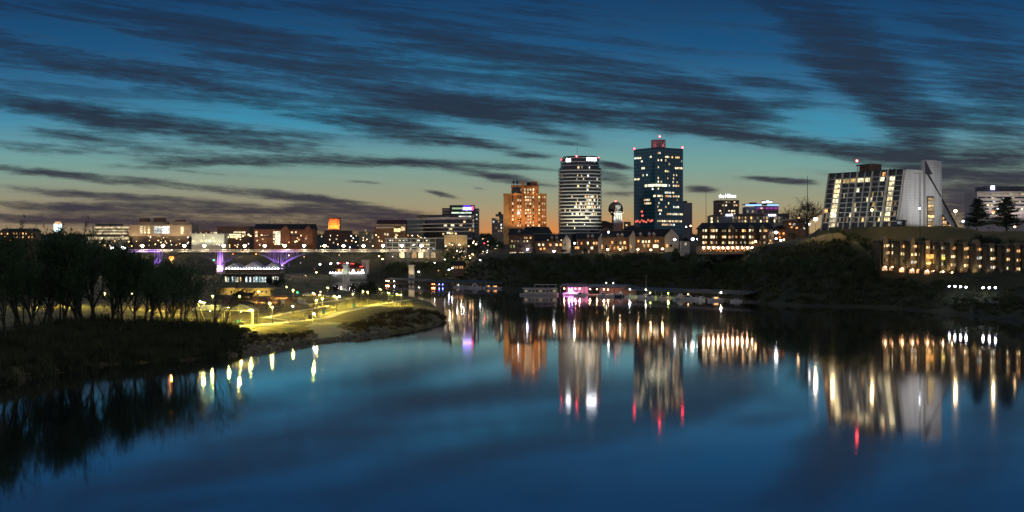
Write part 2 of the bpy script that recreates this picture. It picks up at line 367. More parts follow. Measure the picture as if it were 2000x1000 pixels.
def rng(s, lo, hi):
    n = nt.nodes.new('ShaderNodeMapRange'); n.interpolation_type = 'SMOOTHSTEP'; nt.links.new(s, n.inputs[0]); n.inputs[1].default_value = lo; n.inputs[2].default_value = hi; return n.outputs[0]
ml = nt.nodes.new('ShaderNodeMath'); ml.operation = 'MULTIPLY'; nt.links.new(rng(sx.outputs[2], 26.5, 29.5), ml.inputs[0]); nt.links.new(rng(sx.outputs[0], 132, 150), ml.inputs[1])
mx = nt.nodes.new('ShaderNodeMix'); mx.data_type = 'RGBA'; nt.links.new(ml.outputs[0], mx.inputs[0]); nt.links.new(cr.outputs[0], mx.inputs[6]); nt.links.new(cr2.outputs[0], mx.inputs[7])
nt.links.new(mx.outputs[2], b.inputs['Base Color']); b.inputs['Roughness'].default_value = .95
tag(terrain('park_ground', SOUTH, -500, 870, 10, 5, PARKG, .08), 'grassy river park and bank on the near shore', 'ground')
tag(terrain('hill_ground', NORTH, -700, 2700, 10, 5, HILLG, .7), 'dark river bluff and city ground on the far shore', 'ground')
# river
m, nt, b = nodes_of('river_water'); MATS['river_water'] = m
b.inputs['Base Color'].default_value = (.004, .014, .022, 1); b.inputs['IOR'].default_value = 1.4
tcn = nt.nodes.new('ShaderNodeTexCoord'); mp = nt.nodes.new('ShaderNodeMapping'); mp.inputs[3].default_value = (.5, 1., 1)
nt.links.new(tcn.outputs['Object'], mp.inputs[0])
no = nt.nodes.new('ShaderNodeTexNoise'); no.inputs['Scale'].default_value = .9; no.inputs['Detail'].default_value = 2; nt.links.new(mp.outputs[0], no.inputs['Vector'])
bp = nt.nodes.new('ShaderNodeBump'); bp.inputs['Strength'].default_value = .035; bp.inputs['Distance'].default_value = .05
nt.links.new(no.outputs['Fac'], bp.inputs['Height']); nt.links.new(bp.outputs[0], b.inputs['Normal'])
n2 = nt.nodes.new('ShaderNodeTexNoise'); n2.inputs['Scale'].default_value = .006; n2.inputs['Detail'].default_value = 3; nt.links.new(mp.outputs[0], n2.inputs['Vector'])
mr = nt.nodes.new('ShaderNodeMapRange'); nt.links.new(n2.outputs['Fac'], mr.inputs[0]); mr.inputs[1].default_value = .35; mr.inputs[2].default_value = .65; mr.inputs[3].default_value = .03; mr.inputs[4].default_value = .07
nt.links.new(mr.outputs[0], b.inputs['Roughness'])
gl = nt.nodes.new('ShaderNodeBsdfGlossy'); gl.inputs['Color'].default_value = (.94, .90, .92, 1); nt.links.new(mr.outputs[0], gl.inputs['Roughness']); nt.links.new(bp.outputs[0], gl.inputs['Normal'])
ms = nt.nodes.new('ShaderNodeMixShader'); ms.inputs[0].default_value = .64; nt.links.new(b.outputs[0], ms.inputs[1]); nt.links.new(gl.outputs[0], ms.inputs[2])
nt.links.new(ms.outputs[0], nt.nodes['Material Output'].inputs['Surface'])
o = MB().add([(-4000, -300, 0), (4000, -300, 0), (4000, 1600, 0), (-4000, 1600, 0)], [(0, 1, 2, 3)]).build('river', m)
tag(o, 'calm wide river reflecting the city lights', 'river', kind='structure')

# ---------------------------------------------------------------- trees
BARK = mat('winter_bark', (.062, .058, .036), .95, .4, 3)
TWIG = mat('winter_twigs', (.055, .100, .036), .95, .4, 1.2)
TWIGPALE = mat('pale_winter_twigs', (.16, .13, .10), .95, .4, 1.2)
NEEDLE = mat('pine_needles', (.014, .032, .020), .9, .5, 1.0)
IVY = mat('evergreen_leaves', (.020, .036, .012), .9, .5, .8)
BRUSH = mat('dry_brush', (.034, .062, .020), .95, .5, .25, c2=(.070, .076, .028))
def rdir(d, ang, rnd):
    a = d.orthogonal().normalized(); b = d.cross(a); t = rnd.random() * 2 * math.pi
    return (d * math.cos(ang) + (a * math.cos(t) + b * math.sin(t)) * math.sin(ang)).normalized()
def bare_tree(seed, H=22., r0=.42, width=1., fork=.3, twigs=6, tw=.07, kids=(9, 7, 6), up=.25, lean=0.):
    rnd = random.Random(seed); trunk, crown = MB(), MB()
    def tri(p, d, L, w):
        a = d.orthogonal().normalized(); a = (a * math.cos(L * 40) + d.cross(a) * math.sin(L * 40)) * w
        m = p + d * (L * .55) + Vector((0, 0, .06 * L)); crown.add([p - a, p + a, m + a * .6, p + d * L, m - a * .6], [(0, 1, 2, 3, 4)])
    def grow(p, d, L, r, lv):
        segs = 4 if lv == 0 else 3 if lv < 3 else 2; pts = [p]; dd = d
        for i in range(segs):
            dd = (rdir(dd, rnd.uniform(.02, .12 + .07 * lv), rnd) + Vector((0, 0, up * .25 * (lv > 0)))).normalized()
            pts.append(pts[-1] + dd * (L / segs))
        for i in range(segs):
            f0, f1 = i / segs, (i + 1) / segs
            ra, rb = r * (1 - .6 * f0), r * (1 - .6 * f1)
            (trunk if lv < 2 else crown).tube(pts[i], pts[i + 1], ra, rb, 7 if lv == 0 else 5 if lv == 1 else 3, cap=False)
        if lv >= 3:
            for k in range(twigs):
                f = rnd.uniform(.15, 1.); i = min(segs - 1, int(f * segs)); q = pts[i].lerp(pts[i + 1], f * segs - i)
                tri(q, rdir(dd, rnd.uniform(.3, 1.0), rnd), rnd.uniform(.5, 1.2) * H / 22, tw * rnd.uniform(.6, 1.2))
            return
        n = kids[lv]
        for k in range(n):
            f = rnd.uniform(fork if lv == 0 else .25, 1.) if k else 1.; i = min(segs - 1, int(f * segs)); q = pts[i].lerp(pts[i + 1], f * segs - i)
            ang = rnd.uniform(.35, .85) * width if k else .12
            nd = rdir((pts[i + 1] - pts[i]).normalized(), ang, rnd)
            nl = L * (rnd.uniform(.42, .68) if lv == 0 else rnd.uniform(.45, .75)) * (1.15 - .45 * f if lv == 0 else 1.)
            grow(q, nd, nl, r * (.55 if lv == 0 else .6) * (1 - .45 * f), lv + 1)
    grow(Vector((0, 0, -.6)), Vector((lean, rnd.uniform(-.06, .06), 1)).normalized(), H * .68, r0, 0)
    return trunk, crown
TREE_MESH = {}
NOMH = dict(bank=20.5, slim=16.5, far=15.5, round=19.5, young=6., pale=12.)       # every kind is brought to its own full height
def tree_kind(key, bark=None, twig=None, **kw):
    t, c = bare_tree(**kw); f = NOMH[key[0]] / max(p[2] for p in c.v)
    for b_ in (t, c): b_.v = [(x, y, z * f) for x, y, z in b_.v]
    TREE_MESH[key] = (t.mesh('trunk', bark or BARK), c.mesh('crown', twig or TWIG))
for i in range(5): tree_kind(('bank', i), seed=11 + i, H=21 + i * .6, r0=.34, width=.72, twigs=8, tw=.07, fork=.2, up=.5, lean=(.12, -.1, .05, -.16, .2)[i])
for i in range(3): tree_kind(('slim', i), seed=31 + i, H=17, r0=.2, width=.8, kids=(7, 5, 4), twigs=5, tw=.05, fork=.35, lean=(.12, -.15, .2)[i])
for i in range(4): tree_kind(('far', i), seed=51 + i, H=16, r0=.3, width=1.1, kids=(8, 6, 5), twigs=9, tw=.13, fork=.18)
tree_kind(('round', 0), seed=71, bark=TWIGPALE, twig=TWIGPALE, H=20, r0=.5, width=1.1, kids=(12, 8, 6), twigs=7, tw=.07, fork=.1, up=.5)
tree_kind(('young', 0), seed=81, H=6, r0=.08, width=.8, kids=(7, 5, 3), twigs=4, tw=.04, fork=.3)
tree_kind(('pale', 0), seed=91, bark=TWIGPALE, twig=TWIGPALE, H=12, r0=.28, width=1.2, kids=(9, 6, 4), twigs=4, tw=.07, fork=.15)
def evergreen(seed, H, Rr):
    rnd = random.Random(seed); t, c = MB(), MB(); t.tube((0, 0, -.6), (0, 0, H * .97), H * .02, .04, 7)
    n = int(H * 1.7)
    for k in range(n):
        f = .16 + .84 * (k / n); z = H * f; L = Rr * (1.05 - f) ** .75 * rnd.uniform(.65, 1.15)
        for b in range(rnd.randint(4, 6)):
            a = rnd.random() * 6.283; d = Vector((math.cos(a), math.sin(a), rnd.uniform(.0, .3))); p0 = Vector((0, 0, z)); p1 = p0 + d * L
            t.tube(p0, p1, .06, .02, 3, cap=False)
            for q in range(int(10 + L * 9)):
                g = rnd.uniform(.15, 1.05); s = rnd.uniform(.25, .55) * H / 15
                o = p0.lerp(p1, g) + Vector((rnd.gauss(0, .32), rnd.gauss(0, .32), rnd.gauss(0, .16))) * (.4 + .7 * g)
                u = Vector((rnd.gauss(0, 1), rnd.gauss(0, 1), rnd.gauss(0, .5))).normalized() * s; v = u.orthogonal().normalized() * s * .35
                c.add([o - u - v, o + u - v * .3, o + u + v * .3, o - u + v], [(0, 1, 2, 3)])
    return t.mesh('trunk', BARK), c.mesh('crown', NEEDLE)
TREE_MESH[('pine', 0)] = evergreen(5, 15, 4.6); TREE_MESH[('pine', 1)] = evergreen(6, 15, 5.6)
def leafy(seed, Rr, H):
    rnd = random.Random(seed); t, c = MB(), MB(); t.tube((0, 0, -.6), (0, 0, H * .6), .22, .08, 6)
    lob = [(Vector((rnd.gauss(0, Rr * .42), rnd.gauss(0, Rr * .42), H * rnd.uniform(.35, .85))), Rr * rnd.uniform(.3, .55)) for _ in range(11)]
    for p, r in lob:
        t.tube((0, 0, H * .3), p, .07, .02, 3, cap=False)
        for q in range(150):
            d = Vector((rnd.gauss(0, 1), rnd.gauss(0, 1), rnd.gauss(0, 1))).normalized(); o = p + d * r * rnd.uniform(.6, 1.15); s = rnd.uniform(.12, .3)
            u = Vector((rnd.gauss(0, 1), rnd.gauss(0, 1), rnd.gauss(0, 1))).normalized() * s; v = u.orthogonal().normalized() * s * .6
            c.add([o - u, o + v, o + u, o - v], [(0, 1, 2, 3)])
    return t.mesh('trunk', BARK), c.mesh('crown', IVY)
TREE_MESH[('leafy', 0)] = leafy(3, 3.2, 6.5); TREE_MESH[('leafy', 1)] = leafy(4, 2.4, 5.); TREE_MESH[('ivy', 0)] = leafy(9, 6.0, 15.)
def tree(key, px, D, s=1., label='', name='bare_tree', cat='tree', group=None, sz=None, rz=None, z=None):
    p = at(px, D); p.z = ground(px, D) if z is None else z
    o = thing(name, label, cat, p, random.uniform(0, 6.28) if rz is None else rz, group); o.scale = (s, s, sz or s)
    use(TREE_MESH[key][0], 'trunk', o); use(TREE_MESH[key][1], 'crown', o)
    return o
rt = random.Random(4)
BK = 'tall leafless trees crowding the near river bank'
# the dense stand on the near bank: (px, D, top row) ; tree height follows from the top row seen in the photograph
STAND = [(-60, 262, 452), (-20, 285, 470), (14, 276, 478), (44, 300, 462), (74, 290, 480), (100, 312, 474), (128, 318, 462), (150, 322, 452), (168, 316, 460), (192, 330, 468), (214, 334, 474), (240, 338, 486),
         (30, 330, 476), (-40, 320, 466), (84, 345, 476), (62, 330, 482), (262, 342, 498), (180, 352, 470), (292, 346, 500), (322, 340, 496), (124, 360, 478), (222, 366, 490), (340, 352, 504), (282, 372, 502)]
for i, (px, D, ty) in enumerate(STAND):
    h = (zat(ty, D) - ground(px, D)) * (rt.uniform(1.0, 1.26) if px < 235 else rt.uniform(.98, 1.08))
    tree(('bank', i % 5), px, D, h / 20.5 * rt.uniform(.97, 1.05), 'dark leafless tree packed into the stand along the near left bank', group=BK, sz=h / 20.5)
for i, px in enumerate((118, 158, 46)):
    D = 318 + 6 * i; h = zat((468, 470, 486, 492, 478)[i], D) - ground(px, D)
    tree(('ivy', 0), px, D, h / 15 * .8, 'dark evergreen tree thick with leaves inside the bare stand on the near bank', 'evergreen_tree', group='evergreens in the near bank stand', sz=h / 15)
for i, (px, D, ty, lab) in enumerate([(362, 334, 500, 'slender bare tree with thick trunk in front of the lit park, left of the shelter'), (388, 345, 506, 'spindly bare tree leaning beside the white path lamp'),
        (404, 352, 498, 'thin bare sapling leaning right in front of the pale shelter roof'), (424, 330, 505, 'tall bare tree with dark straight trunk crossing the shelter roof'),
        (436, 336, 520, 'last small bare tree at the right end of the near bank stand'), (348, 326, 512, 'crooked bare tree with forked trunk at the edge of the lit park')]):
    h = zat(ty, D) - ground(px, D); tree(('slim', i % 3), px, D, h / 16.5, lab, sz=h / 16.5)
for i in range(12):
    px = 232 + i * 12 + rt.uniform(-5, 5); D = rt.uniform(312, 352); ty = rt.uniform(488, 524); h = zat(ty, D) - ground(px, D)
    tree(('slim', i % 3), px, D, h / 17 * rt.uniform(.8, 1.1), 'slim bare tree at the thinner right end of the near bank stand', group='slim trees at the right of the near bank stand', sz=h / 16.5)
# undergrowth along both banks: one mass of stems
def brush(name, spots, m, label, hgt=1.6, n=70, tw=.05, kind='stuff'):
    mb = MB(); rnd = random.Random(len(spots))
    for (x, y, z, s) in spots:
        for k in range(n):
            a = rnd.random() * 6.283; rr = s * math.sqrt(rnd.random()); p = Vector((x + rr * math.cos(a), y + rr * math.sin(a), z - .3))
            d = Vector((rnd.gauss(0, .38), rnd.gauss(0, .38), 1)).normalized(); L = hgt * s * rnd.uniform(.35, 1.); w = tw * rnd.uniform(.6, 1.6)
            t = rnd.random() * 3.14; u = Vector((math.cos(t), math.sin(t), 0)) * w
            mid = p + d * L * .6 + Vector((rnd.gauss(0, .15), rnd.gauss(0, .15), 0)) * L * .4
            mb.add([p - u, p + u, mid + u * .8, p + d * L, mid - u * .8], [(0, 1, 2, 3, 4)])
    o = mb.build(name, m); return tag(o, label, 'brush', kind=kind)
sp_ = []
for k in range(900):
    px = rt.uniform(-120, 500); pr = lerp_cols(SOUTH, px); s0, top = pr[1][0], pr[3][0]
    f = rt.random(); D = s0 - 2.6 + (top + 16 - s0) * f
    p = at(px, D); k_ = 1. if px < 430 else max(.25, (505 - px) / 75); sp_.append((p.x, p.y, ground(px, D), rt.uniform(1.3, 2.5) * k_))
for k in range(70):
    px = rt.uniform(-120, 440); pr = lerp_cols(SOUTH, px); D = pr[3][0] + rt.uniform(-2, 50); p = at(px, D); sp_.append((p.x, p.y, ground(px, D), rt.uniform(1.6, 3.0)))
brush('undergrowth', sp_, BRUSH, 'dark tangled undergrowth covering the near river bank below the trees', 1.5, 90, .065)
sp_ = []
for k in range(330):
    px = rt.uniform(490, 866); pr = lerp_cols(SOUTH, px); s0, top = pr[1][0], pr[3][0]
    if 608 < px < 672: continue
    D = s0 + (6 if px < 640 else 2) + (top - s0 - (14 if px < 610 else 2)) * rt.random() * (1.3 if px > 720 else .95)
    p = at(px, D); sp_.append((p.x, p.y, ground(px, D), rt.uniform(.5, 1.0) * (1.7 if px > 690 else 1.)))
BRUSH2 = mat('dry_reeds', (.05, .04, .015), .95, .5, .25, c2=(.085, .062, .02))
brush('dry_reeds', sp_, BRUSH2, 'brown dry reeds and weeds edging the park shore and the spit', 1.3, 60, .05)
sp_ = []
for k in range(1500):
    px = rt.uniform(868, 2080); pr = lerp_cols(NORTH, px); D = pr[1][0] + 3 + (pr[4][0] - pr[1][0] - 8) * rt.random() ** .9
    p = at(px, D); sp_.append((p.x, p.y, ground(px, D), rt.uniform(1.8, 3.4) * (1. if px < 1690 else .5)))
brush('bluff_undergrowth', sp_, BRUSH, 'dark bare brush blanketing the far river bluff', 1.15, 42, .16)
# individual trees on the far bluff
FB = 'bare trees on the dark far bluff'
for k in range(120):
    px = 866 + (2010 - 866) * (k + rt.uniform(-.4, .4)) / 120; pr = lerp_cols(NORTH, px); f = rt.uniform(.08, .78)
    D = pr[1][0] + 6 + (pr[4][0] - pr[1][0]) * f; z = ground(px, D)
    lim = (500 if px < 1340 else 497 if px < 1520 else 492 if px < 1700 else 556)
    if 900 < px < 955: lim = 512
    if px > 1700: lim = 562 + (px - 1700) * .04
    hmax = zat(lim + rt.uniform(0, 16), D) - z; h = min(rt.uniform(9, 15), hmax)
    if h < 3.5: continue
    tree(('far', k % 4), px, D, max(.45, h / 15.5), 'dark leafless tree on the far bluff above the water', group=FB, sz=h / 15.5)
for i, (px, D, ty, s, lab) in enumerate([(952, 985, 456, 1.25, 'large dark bare tree rising left of the brick tower'), (966, 1000, 462, 1.2, 'dark bare tree close in front of the brick tower'), (936, 1010, 474, 1.0, 'lower dark bare tree right of the lit street lamps'),
        (978, 975, 470, 1.1, 'dark bare tree beside the first town house block'), (888, 1040, 470, .8, 'gnarled bare tree under the wall with bright lamps'), (1332, 815, 474, 1.0, 'dark bare tree between the town houses and the mansard apartments'),
        (1322, 800, 482, .9, 'small dark bare tree at the right end of the town houses'), (1548, 690, 452, .9, 'sprawling bare tree right of the mansard apartments'), (1600, 640, 458, 1.0, 'dark bare tree on the slope below the slanted hotel'),
        (1660, 612, 462, 1.1, 'dark bare tree below the hotel lawn, left of the stepped town houses'), (1690, 602, 470, 1.1, 'dark bushy bare tree next to the first stepped town house'), (1634, 640, 440, 1.0, 'bare tree standing at the foot of the slanted hotel front')]):
    h = zat(ty, D) - ground(px, D); tree(('far', i % 4), px, D, max(.5, h / 15.5) * 1.05, lab, sz=h / 15.5)
h = zat(380, 730) - ground(1576, 730); tree(('round', 0), 1576, 730, 1.55, 'large pale bare tree with round crown left of the slanted hotel', sz=h / 19.5)
tree(('pine', 0), 1909, 640, 1.75, 'dark pine with pointed crown, left of the two by the orange lamp', 'pine_tree', sz=(zat(387, 640) - ground(1909, 640)) / 15, rz=.4)
tree(('pine', 1), 1966, 625, 1.75, 'broad dark pine at the right of the orange lamp', 'pine_tree', sz=(zat(384, 625) - ground(1966, 625)) / 15, rz=1.)
for i, (px, D, s, ty) in enumerate([(1142, 846, .7, 487), (1222, 838, .7, 488), (1916, 566, 1.6, 458), (1942, 560, 1.2, 465), (1806, 580, 1., 466), (1100, 852, .8, 487)]):
    lab = ['round evergreen shrub before the third town house', 'round evergreen shrub in the gap between two town houses', 'large dark rounded evergreen behind the stepped town houses', 'smaller dark rounded evergreen behind the stepped town houses',
           'dark evergreen on the slope behind the town house gables', 'round evergreen shrub at the gable end of the second town house'][i]
    h = zat(ty, D) - ground(px, D); tree(('leafy', i % 2), px, D, s, lab, 'evergreen_bush', 'bush', sz=max(.5, h / (6.5, 5.)[i % 2]))
sp_ = []
for k in range(330):
    px = rt.uniform(1630, 2060); pr = lerp_cols(NORTH, px); D = pr[4][0] + rt.uniform(10, 34); p = at(px, D); sp_.append((p.x, p.y, ground(px, D), rt.uniform(1.2, 2.4)))
brush('slope_shrubs', sp_, BRUSH, 'dark shrubs on the slope between the stepped town houses and the lawn', 1.1, 40, .13)
for i in range(16):
    px = rt.uniform(752, 868); D = rt.uniform(1084, 1100); z = ground(px, D); h = zat(rt.uniform(506, 522), D) - z
    tree(('far', i % 4), px, D, max(.5, h / 15.5), 'dark leafless tree on the quay bank under the bridge end', group='bare trees under the bridge end', sz=h / 15.5)
# distant tree line on the horizon
sp_ = []
for k in range(900):
    px = rt.uniform(-100, 2100); D = rt.uniform(2200, 2500); p = at(px, D); sp_.append((p.x, p.y, ground(px, D) - 2, rt.uniform(6, 10)))
brush('far_woods', sp_, BRUSH, 'dark far-off woods along the skyline behind the city', 1.3, 26, .7)

# ---------------------------------------------------------------- buildings
WMESH = {}
def wmesh(w, h, t, m):
    k = (round(w, 1), round(h, 1), t, m.name)
    if k not in WMESH:
        mb = MB(); mb.box(-w / 2, w / 2, -t / 2, t / 2, -h / 2, h / 2); WMESH[k] = mb.mesh('window', m)
    return WMESH[k]
rw = random.Random(21)
def lit(p=(.45, .35, .2)):
    r = rw.random(); return W_WARM if r < p[0] else W_CREAM if r < p[0] + p[1] else W_COOL
class Bld:
    """a building placed by its bearing and distance; local x runs along its front, y away from the river"""
    def __init__(s, name, label, cat, pc, base, D, yaw=0., group=None):
        s.pc, s.base, s.D, s.yaw = pc, base, D, R(yaw)
        p = at(pc, D, zat(base, D)); s.root = thing(name, label, cat, p, s.yaw, group); s.n = 0
    def x(s, px): return (px - s.pc) / F * s.D / math.cos(s.yaw)
    def z(s, py): return (s.base - py) / F * s.D
    def box(s, part, a, b, top, bot, m, y0=0., y1=20., label=None, parent=None, drop=0.):
        return MB().box(s.x(a), s.x(b), y0, y1, s.z(bot) - drop, s.z(top)).build(part, m, parent or s.root, label=label)
    def win(s, a, b, top, bot, m, y=0., part='window', parent=None):
        w, h = s.x(b) - s.x(a), s.z(top) - s.z(bot)
        return use(wmesh(w, h, .3, m), part, parent or s.root, ((s.x(a) + s.x(b)) / 2, y - .02, (s.z(top) + s.z(bot)) / 2))
    def grid(s, cols, rows, w, h, plit, y=0., mats=None, dark=GLASS, most=98):
        """windows one by one; cols / rows are the pixel centres"""
        for r in rows:
            for c in cols:
                if s.n >= most: return
                on = rw.random() < plit; s.n += 1
                s.win(c - w / 2, c + w / 2, r - h / 2, r + h / 2, (rw.choice(mats) if mats else lit()) if on else dark, y)
    def gable(s, part, a, b, eave, ridge, m, y0, y1, axis='x', over=.5, parent=None):
        """a pitched roof; axis 'x': the ridge runs along the front, 'y': the gable faces the river"""
        A, B_, z0, z1 = s.x(a) - over, s.x(b) + over, s.z(eave), s.z(ridge); y0 -= over; y1 += over; mb = MB()
        if axis == 'x':
            ym = (y0 + y1) / 2
            mb.add([(A, y0, z0), (B_, y0, z0), (B_, y1, z0), (A, y1, z0), (A, ym, z1), (B_, ym, z1)], [(0, 1, 5, 4), (2, 3, 4, 5), (0, 4, 3), (1, 2, 5), (0, 3, 2, 1)])
        else:
            xm = (A + B_) / 2
            mb.add([(A, y0, z0), (B_, y0, z0), (B_, y1, z0), (A, y1, z0), (xm, y0, z1), (xm, y1, z1)], [(0, 1, 4), (1, 2, 5, 4), (2, 3, 5), (3, 0, 4, 5), (0, 3, 2, 1)])
        return mb.build(part, m, parent or s.root)
    def hip(s, part, a, b, eave, ridge, m, y0, y1, inset=.3, over=.5):
        A, B_, z0, z1 = s.x(a) - over, s.x(b) + over, s.z(eave), s.z(ridge); y0 -= over; y1 += over; dx, dy = (B_ - A) * inset, (y1 - y0) * .42
        return MB().add([(A, y0, z0), (B_, y0, z0), (B_, y1, z0), (A, y1, z0), (A + dx, y0 + dy, z1), (B_ - dx, y0 + dy, z1), (B_ - dx, y1 - dy, z1), (A + dx, y1 - dy, z1)],
                        [(0, 1, 5, 4), (1, 2, 6, 5), (2, 3, 7, 6), (3, 0, 4, 7), (4, 5, 6, 7), (0, 3, 2, 1)]).build(part, m, s.root)
    def beacon(s, px, py, y=0., r=.55, m=None, part='beacon'):
        mb = MB(); X_, Z_ = s.x(px), s.z(py); mb.ball((X_, y, Z_), r, 8, 5)
        o = mb.build(part, m or L_RED, s.root); mast = MB().tube((X_, y, Z_ - 2.5), (X_, y, Z_ - r), .09, .07, 5); mast.build('beacon_post', POLE, o); return o
    def spot(s, loc, aim, power, color, size=60, part='floodlight'):
        """a flood lamp, some added only to brighten a facade: housing on a bracket and the light it throws"""
        l = Vector(loc); mb = MB().box(-.5, .5, -.35, .35, -.3, .3); mb.tube((0, 0, -1.2), (0, 0, -.3), .08, .08, 5)
        o = mb.build(part, POLE, s.root, loc=l)
        ld = bpy.data.lights.new('flood_lamp', 'SPOT'); ld.energy = power; ld.color = color; ld.spot_size = R(size); ld.spot_blend = .9; ld.shadow_soft_size = .5
        lo = bpy.data.objects.new('flood_lamp', ld); COL.objects.link(lo); lo.parent = o
        d = Vector(aim) - l; lo.location = d.normalized() * .9; lo.rotation_euler = d.to_track_quat('-Z', 'Y').to_euler()
    def sign(s, text, pxc, pyc, hpx, m, y, wpx=None, part='sign_lettering', parent=None):
        cu = bpy.data.curves.new(part, 'FONT'); cu.body = text; cu.align_x = 'CENTER'; cu.align_y = 'CENTER'; cu.extrude = .15; cu.offset = .02
        cu.size = hpx / F * s.D * 1.35
        o = bpy.data.objects.new(part, cu); COL.objects.link(o); o.parent = parent or s.root; o.location = (s.x(pxc), y, s.z(pyc)); o.rotation_euler = (R(90), 0, 0); cu.materials.append(m)
        if wpx: bpy.context.view_layer.update(); o.scale[0] = (wpx / F * s.D) / max(.1, o.dimensions[0])
        bpy.context.view_layer.update(); me = bpy.data.meshes.new_from_object(o.evaluated_get(bpy.context.evaluated_depsgraph_get())); q = bpy.data.objects.new(part, me); COL.objects.link(q)
        q.parent = parent or s.root; q.location = o.location; q.rotation_euler = o.rotation_euler; q.scale = o.scale; bpy.data.objects.remove(o)
        return q

# ---- arched road bridge with lamps
DB = 1060.
zd = CAMZ
def bx(px): return (px - CX) / F * DB
STEEL = mat('green_grey_steel', (.10, .11, .10), .6, .3, .3)
br = thing('road_bridge', 'long arched steel road bridge with concrete deck carrying a row of street lamps', 'bridge', at(540, DB, 0))
ox = bx(540)
x0, x1 = bx(205) - ox, bx(862) - ox
MB().box(x0, x1, -5.5, 5.5, zd - 1.1, zd).build('deck', CONCR, br)
for yy in (-5.2, 5.0):
    mb = MB(); mb.box(x0, x1, yy, yy + .22, zd + .95, zd + 1.15); mb.box(x0, x1, yy, yy + .22, zd + .45, zd + .55)
    for k in range(int((x1 - x0) / 3)): mb.box(x0 + k * 3, x0 + k * 3 + .35, yy, yy + .22, zd, zd + .95)
    mb.build('railing', LIGHTC, br)
piers = [302, 432, 548, 676, 804]
for q, pp in enumerate(piers):
    X_ = bx(pp) - ox; top = 13.5 if pp != 432 else zd - 1.1; mb = MB()
    w = 2.0 if pp != 432 else 2.3
    mb.prism([(X_ - w * 1.25, -4.6), (X_ + w * 1.25, -4.6), (X_ + w * 1.25, 4.6), (X_ - w * 1.25, 4.6)], -2, top, [(X_ - w, -3.6), (X_ + w, -3.6), (X_ + w, 3.6), (X_ - w, 3.6)])
    mb.box(X_ - w * 1.35, X_ + w * 1.35, -4.9, 4.9, top - 1.2, top - .2) if pp != 432 else None
    mb.build('pier', LIGHTC, br)
for a, c in zip(piers, piers[1:]):
    xa, xb = bx(a) - ox + 1.2, bx(c) - ox - 1.2; n = 12
    for yy in (-4.2, 4.2):
        mb = MB(); pts = []
        for i in range(n + 1):
            f = i / n; pts.append(Vector((xa + (xb - xa) * f, yy, (zd - 1.8) - (zd - 1.8 - 13.2) * (2 * f - 1) ** 2)))
        for p, q in zip(pts, pts[1:]): mb.tube(p, q, .42, .42, 4)
        for i, p in enumerate(pts):
            if zd - 1.1 - p.z > 1.2: mb.tube(p, (p.x, yy, zd - 1.1), .2, .2, 4)
        for i in (0, 1, 2, n - 3, n - 2, n - 1):
            p, q = pts[i], pts[i + 1]; mb.tube((p.x, yy, zd - 1.4) if i > n / 2 else (p.x, yy, p.z), (q.x, yy, q.z) if i > n / 2 else (q.x, yy, zd - 1.4), .13, .13, 4)
        mb.build('arch_rib', STEEL, br)
def bridge_flood(px, z, aim, power, color, size=75):
    mb = MB().box(-.6, .6, -.4, .4, -.35, .35); o = mb.build('floodlight', POLE, br, loc=(bx(px) - ox, -11, z))
    mb2 = MB().tube((0, 0, -.35), (0, 0, -z + (1.5 if px < 640 else -1)), .1, .1, 5).build('floodlight_post', POLE, o)
    ld = bpy.data.lights.new('flood_lamp', 'SPOT'); ld.energy = power; ld.color = color; ld.spot_size = R(size); ld.spot_blend = .8; ld.shadow_soft_size = .5
    lo = bpy.data.objects.new('flood_lamp', ld); COL.objects.link(lo); lo.parent = o
    d = Vector((bx(aim[0]) - ox, 0, aim[1])) - Vector((bx(px) - ox, -11, z)); lo.rotation_euler = d.to_track_quat('-Z', 'Y').to_euler(); lo.location = d.normalized() * .8
PURP, AMB = (.40, .16, 1.), (1., .42, .08)
bridge_flood(434, 6, (433, 18), 34000, PURP, 80); bridge_flood(545, 8, (548, 20), 70000, PURP, 110); bridge_flood(556, 9, (560, 20), 40000, PURP, 90)
bridge_flood(312, 14, (300, 24), 50000, PURP, 100); bridge_flood(270, 14, (275, 24), 30000, PURP, 100)
bridge_flood(419, 6, (424, 13), 30000, AMB, 60); bridge_flood(806, 5, (806, 14), 2200, (1, .75, .4), 100); bridge_flood(676, 5, (676, 16), 1800, (.8, 1, .8), 110)

def lamp_post(px, py, D, m, r, label, group=None, base=None, cat='street lamp', name='street_lamp', arm=0., z0=None, light=None):
    """one lamp: post, arm and a glowing head"""
    z = zat(py, D); g = ground(px, D) if base is None else base
    if z - g > 16: g = z - 9
    p = at(px, D, g); o = thing(name, label, cat, p, 0, group); h = max(1.2, z - g)
    mb = MB(); mb.tube((0, 0, -.5), (0, 0, h - r * .5), .10, .06, 6); mb.tube((0, 0, -.5), (0, 0, .6), .2, .17, 6)
    if arm: mb.tube((0, 0, h - r * .8), (arm, 0, h + r * .7), .05, .05, 5)
    mb.build('post', POLE, o)
    hd = MB().ball((arm, 0, h), r, 8, 6, .75).build('lamp_head', m, o)
    MB().prism([(arm + r * 1.1 * math.cos(a * .785), r * 1.1 * math.sin(a * .785)) for a in range(8)], h + r * .62, h + r * .9).build('hood', POLE, hd)
    if light:
        ld = bpy.data.lights.new('lamp_bulb', 'POINT'); ld.energy = light[0]; ld.color = light[1]; ld.shadow_soft_size = min(r, .3)
        lo = bpy.data.objects.new('lamp_bulb', ld); COL.objects.link(lo); lo.parent = o; lo.location = (arm, light[2] if len(light) > 2 else 0, h - r * 1.6)
    return o
L_BRIDGE = glow('bridge_lamp_light', (1, .74, .42), 60, (1, .82, .55), .2)
bl = [278, 318, 360, 399, 437, 478, 517, 556, 594, 634, 671, 710, 748, 785, 823]
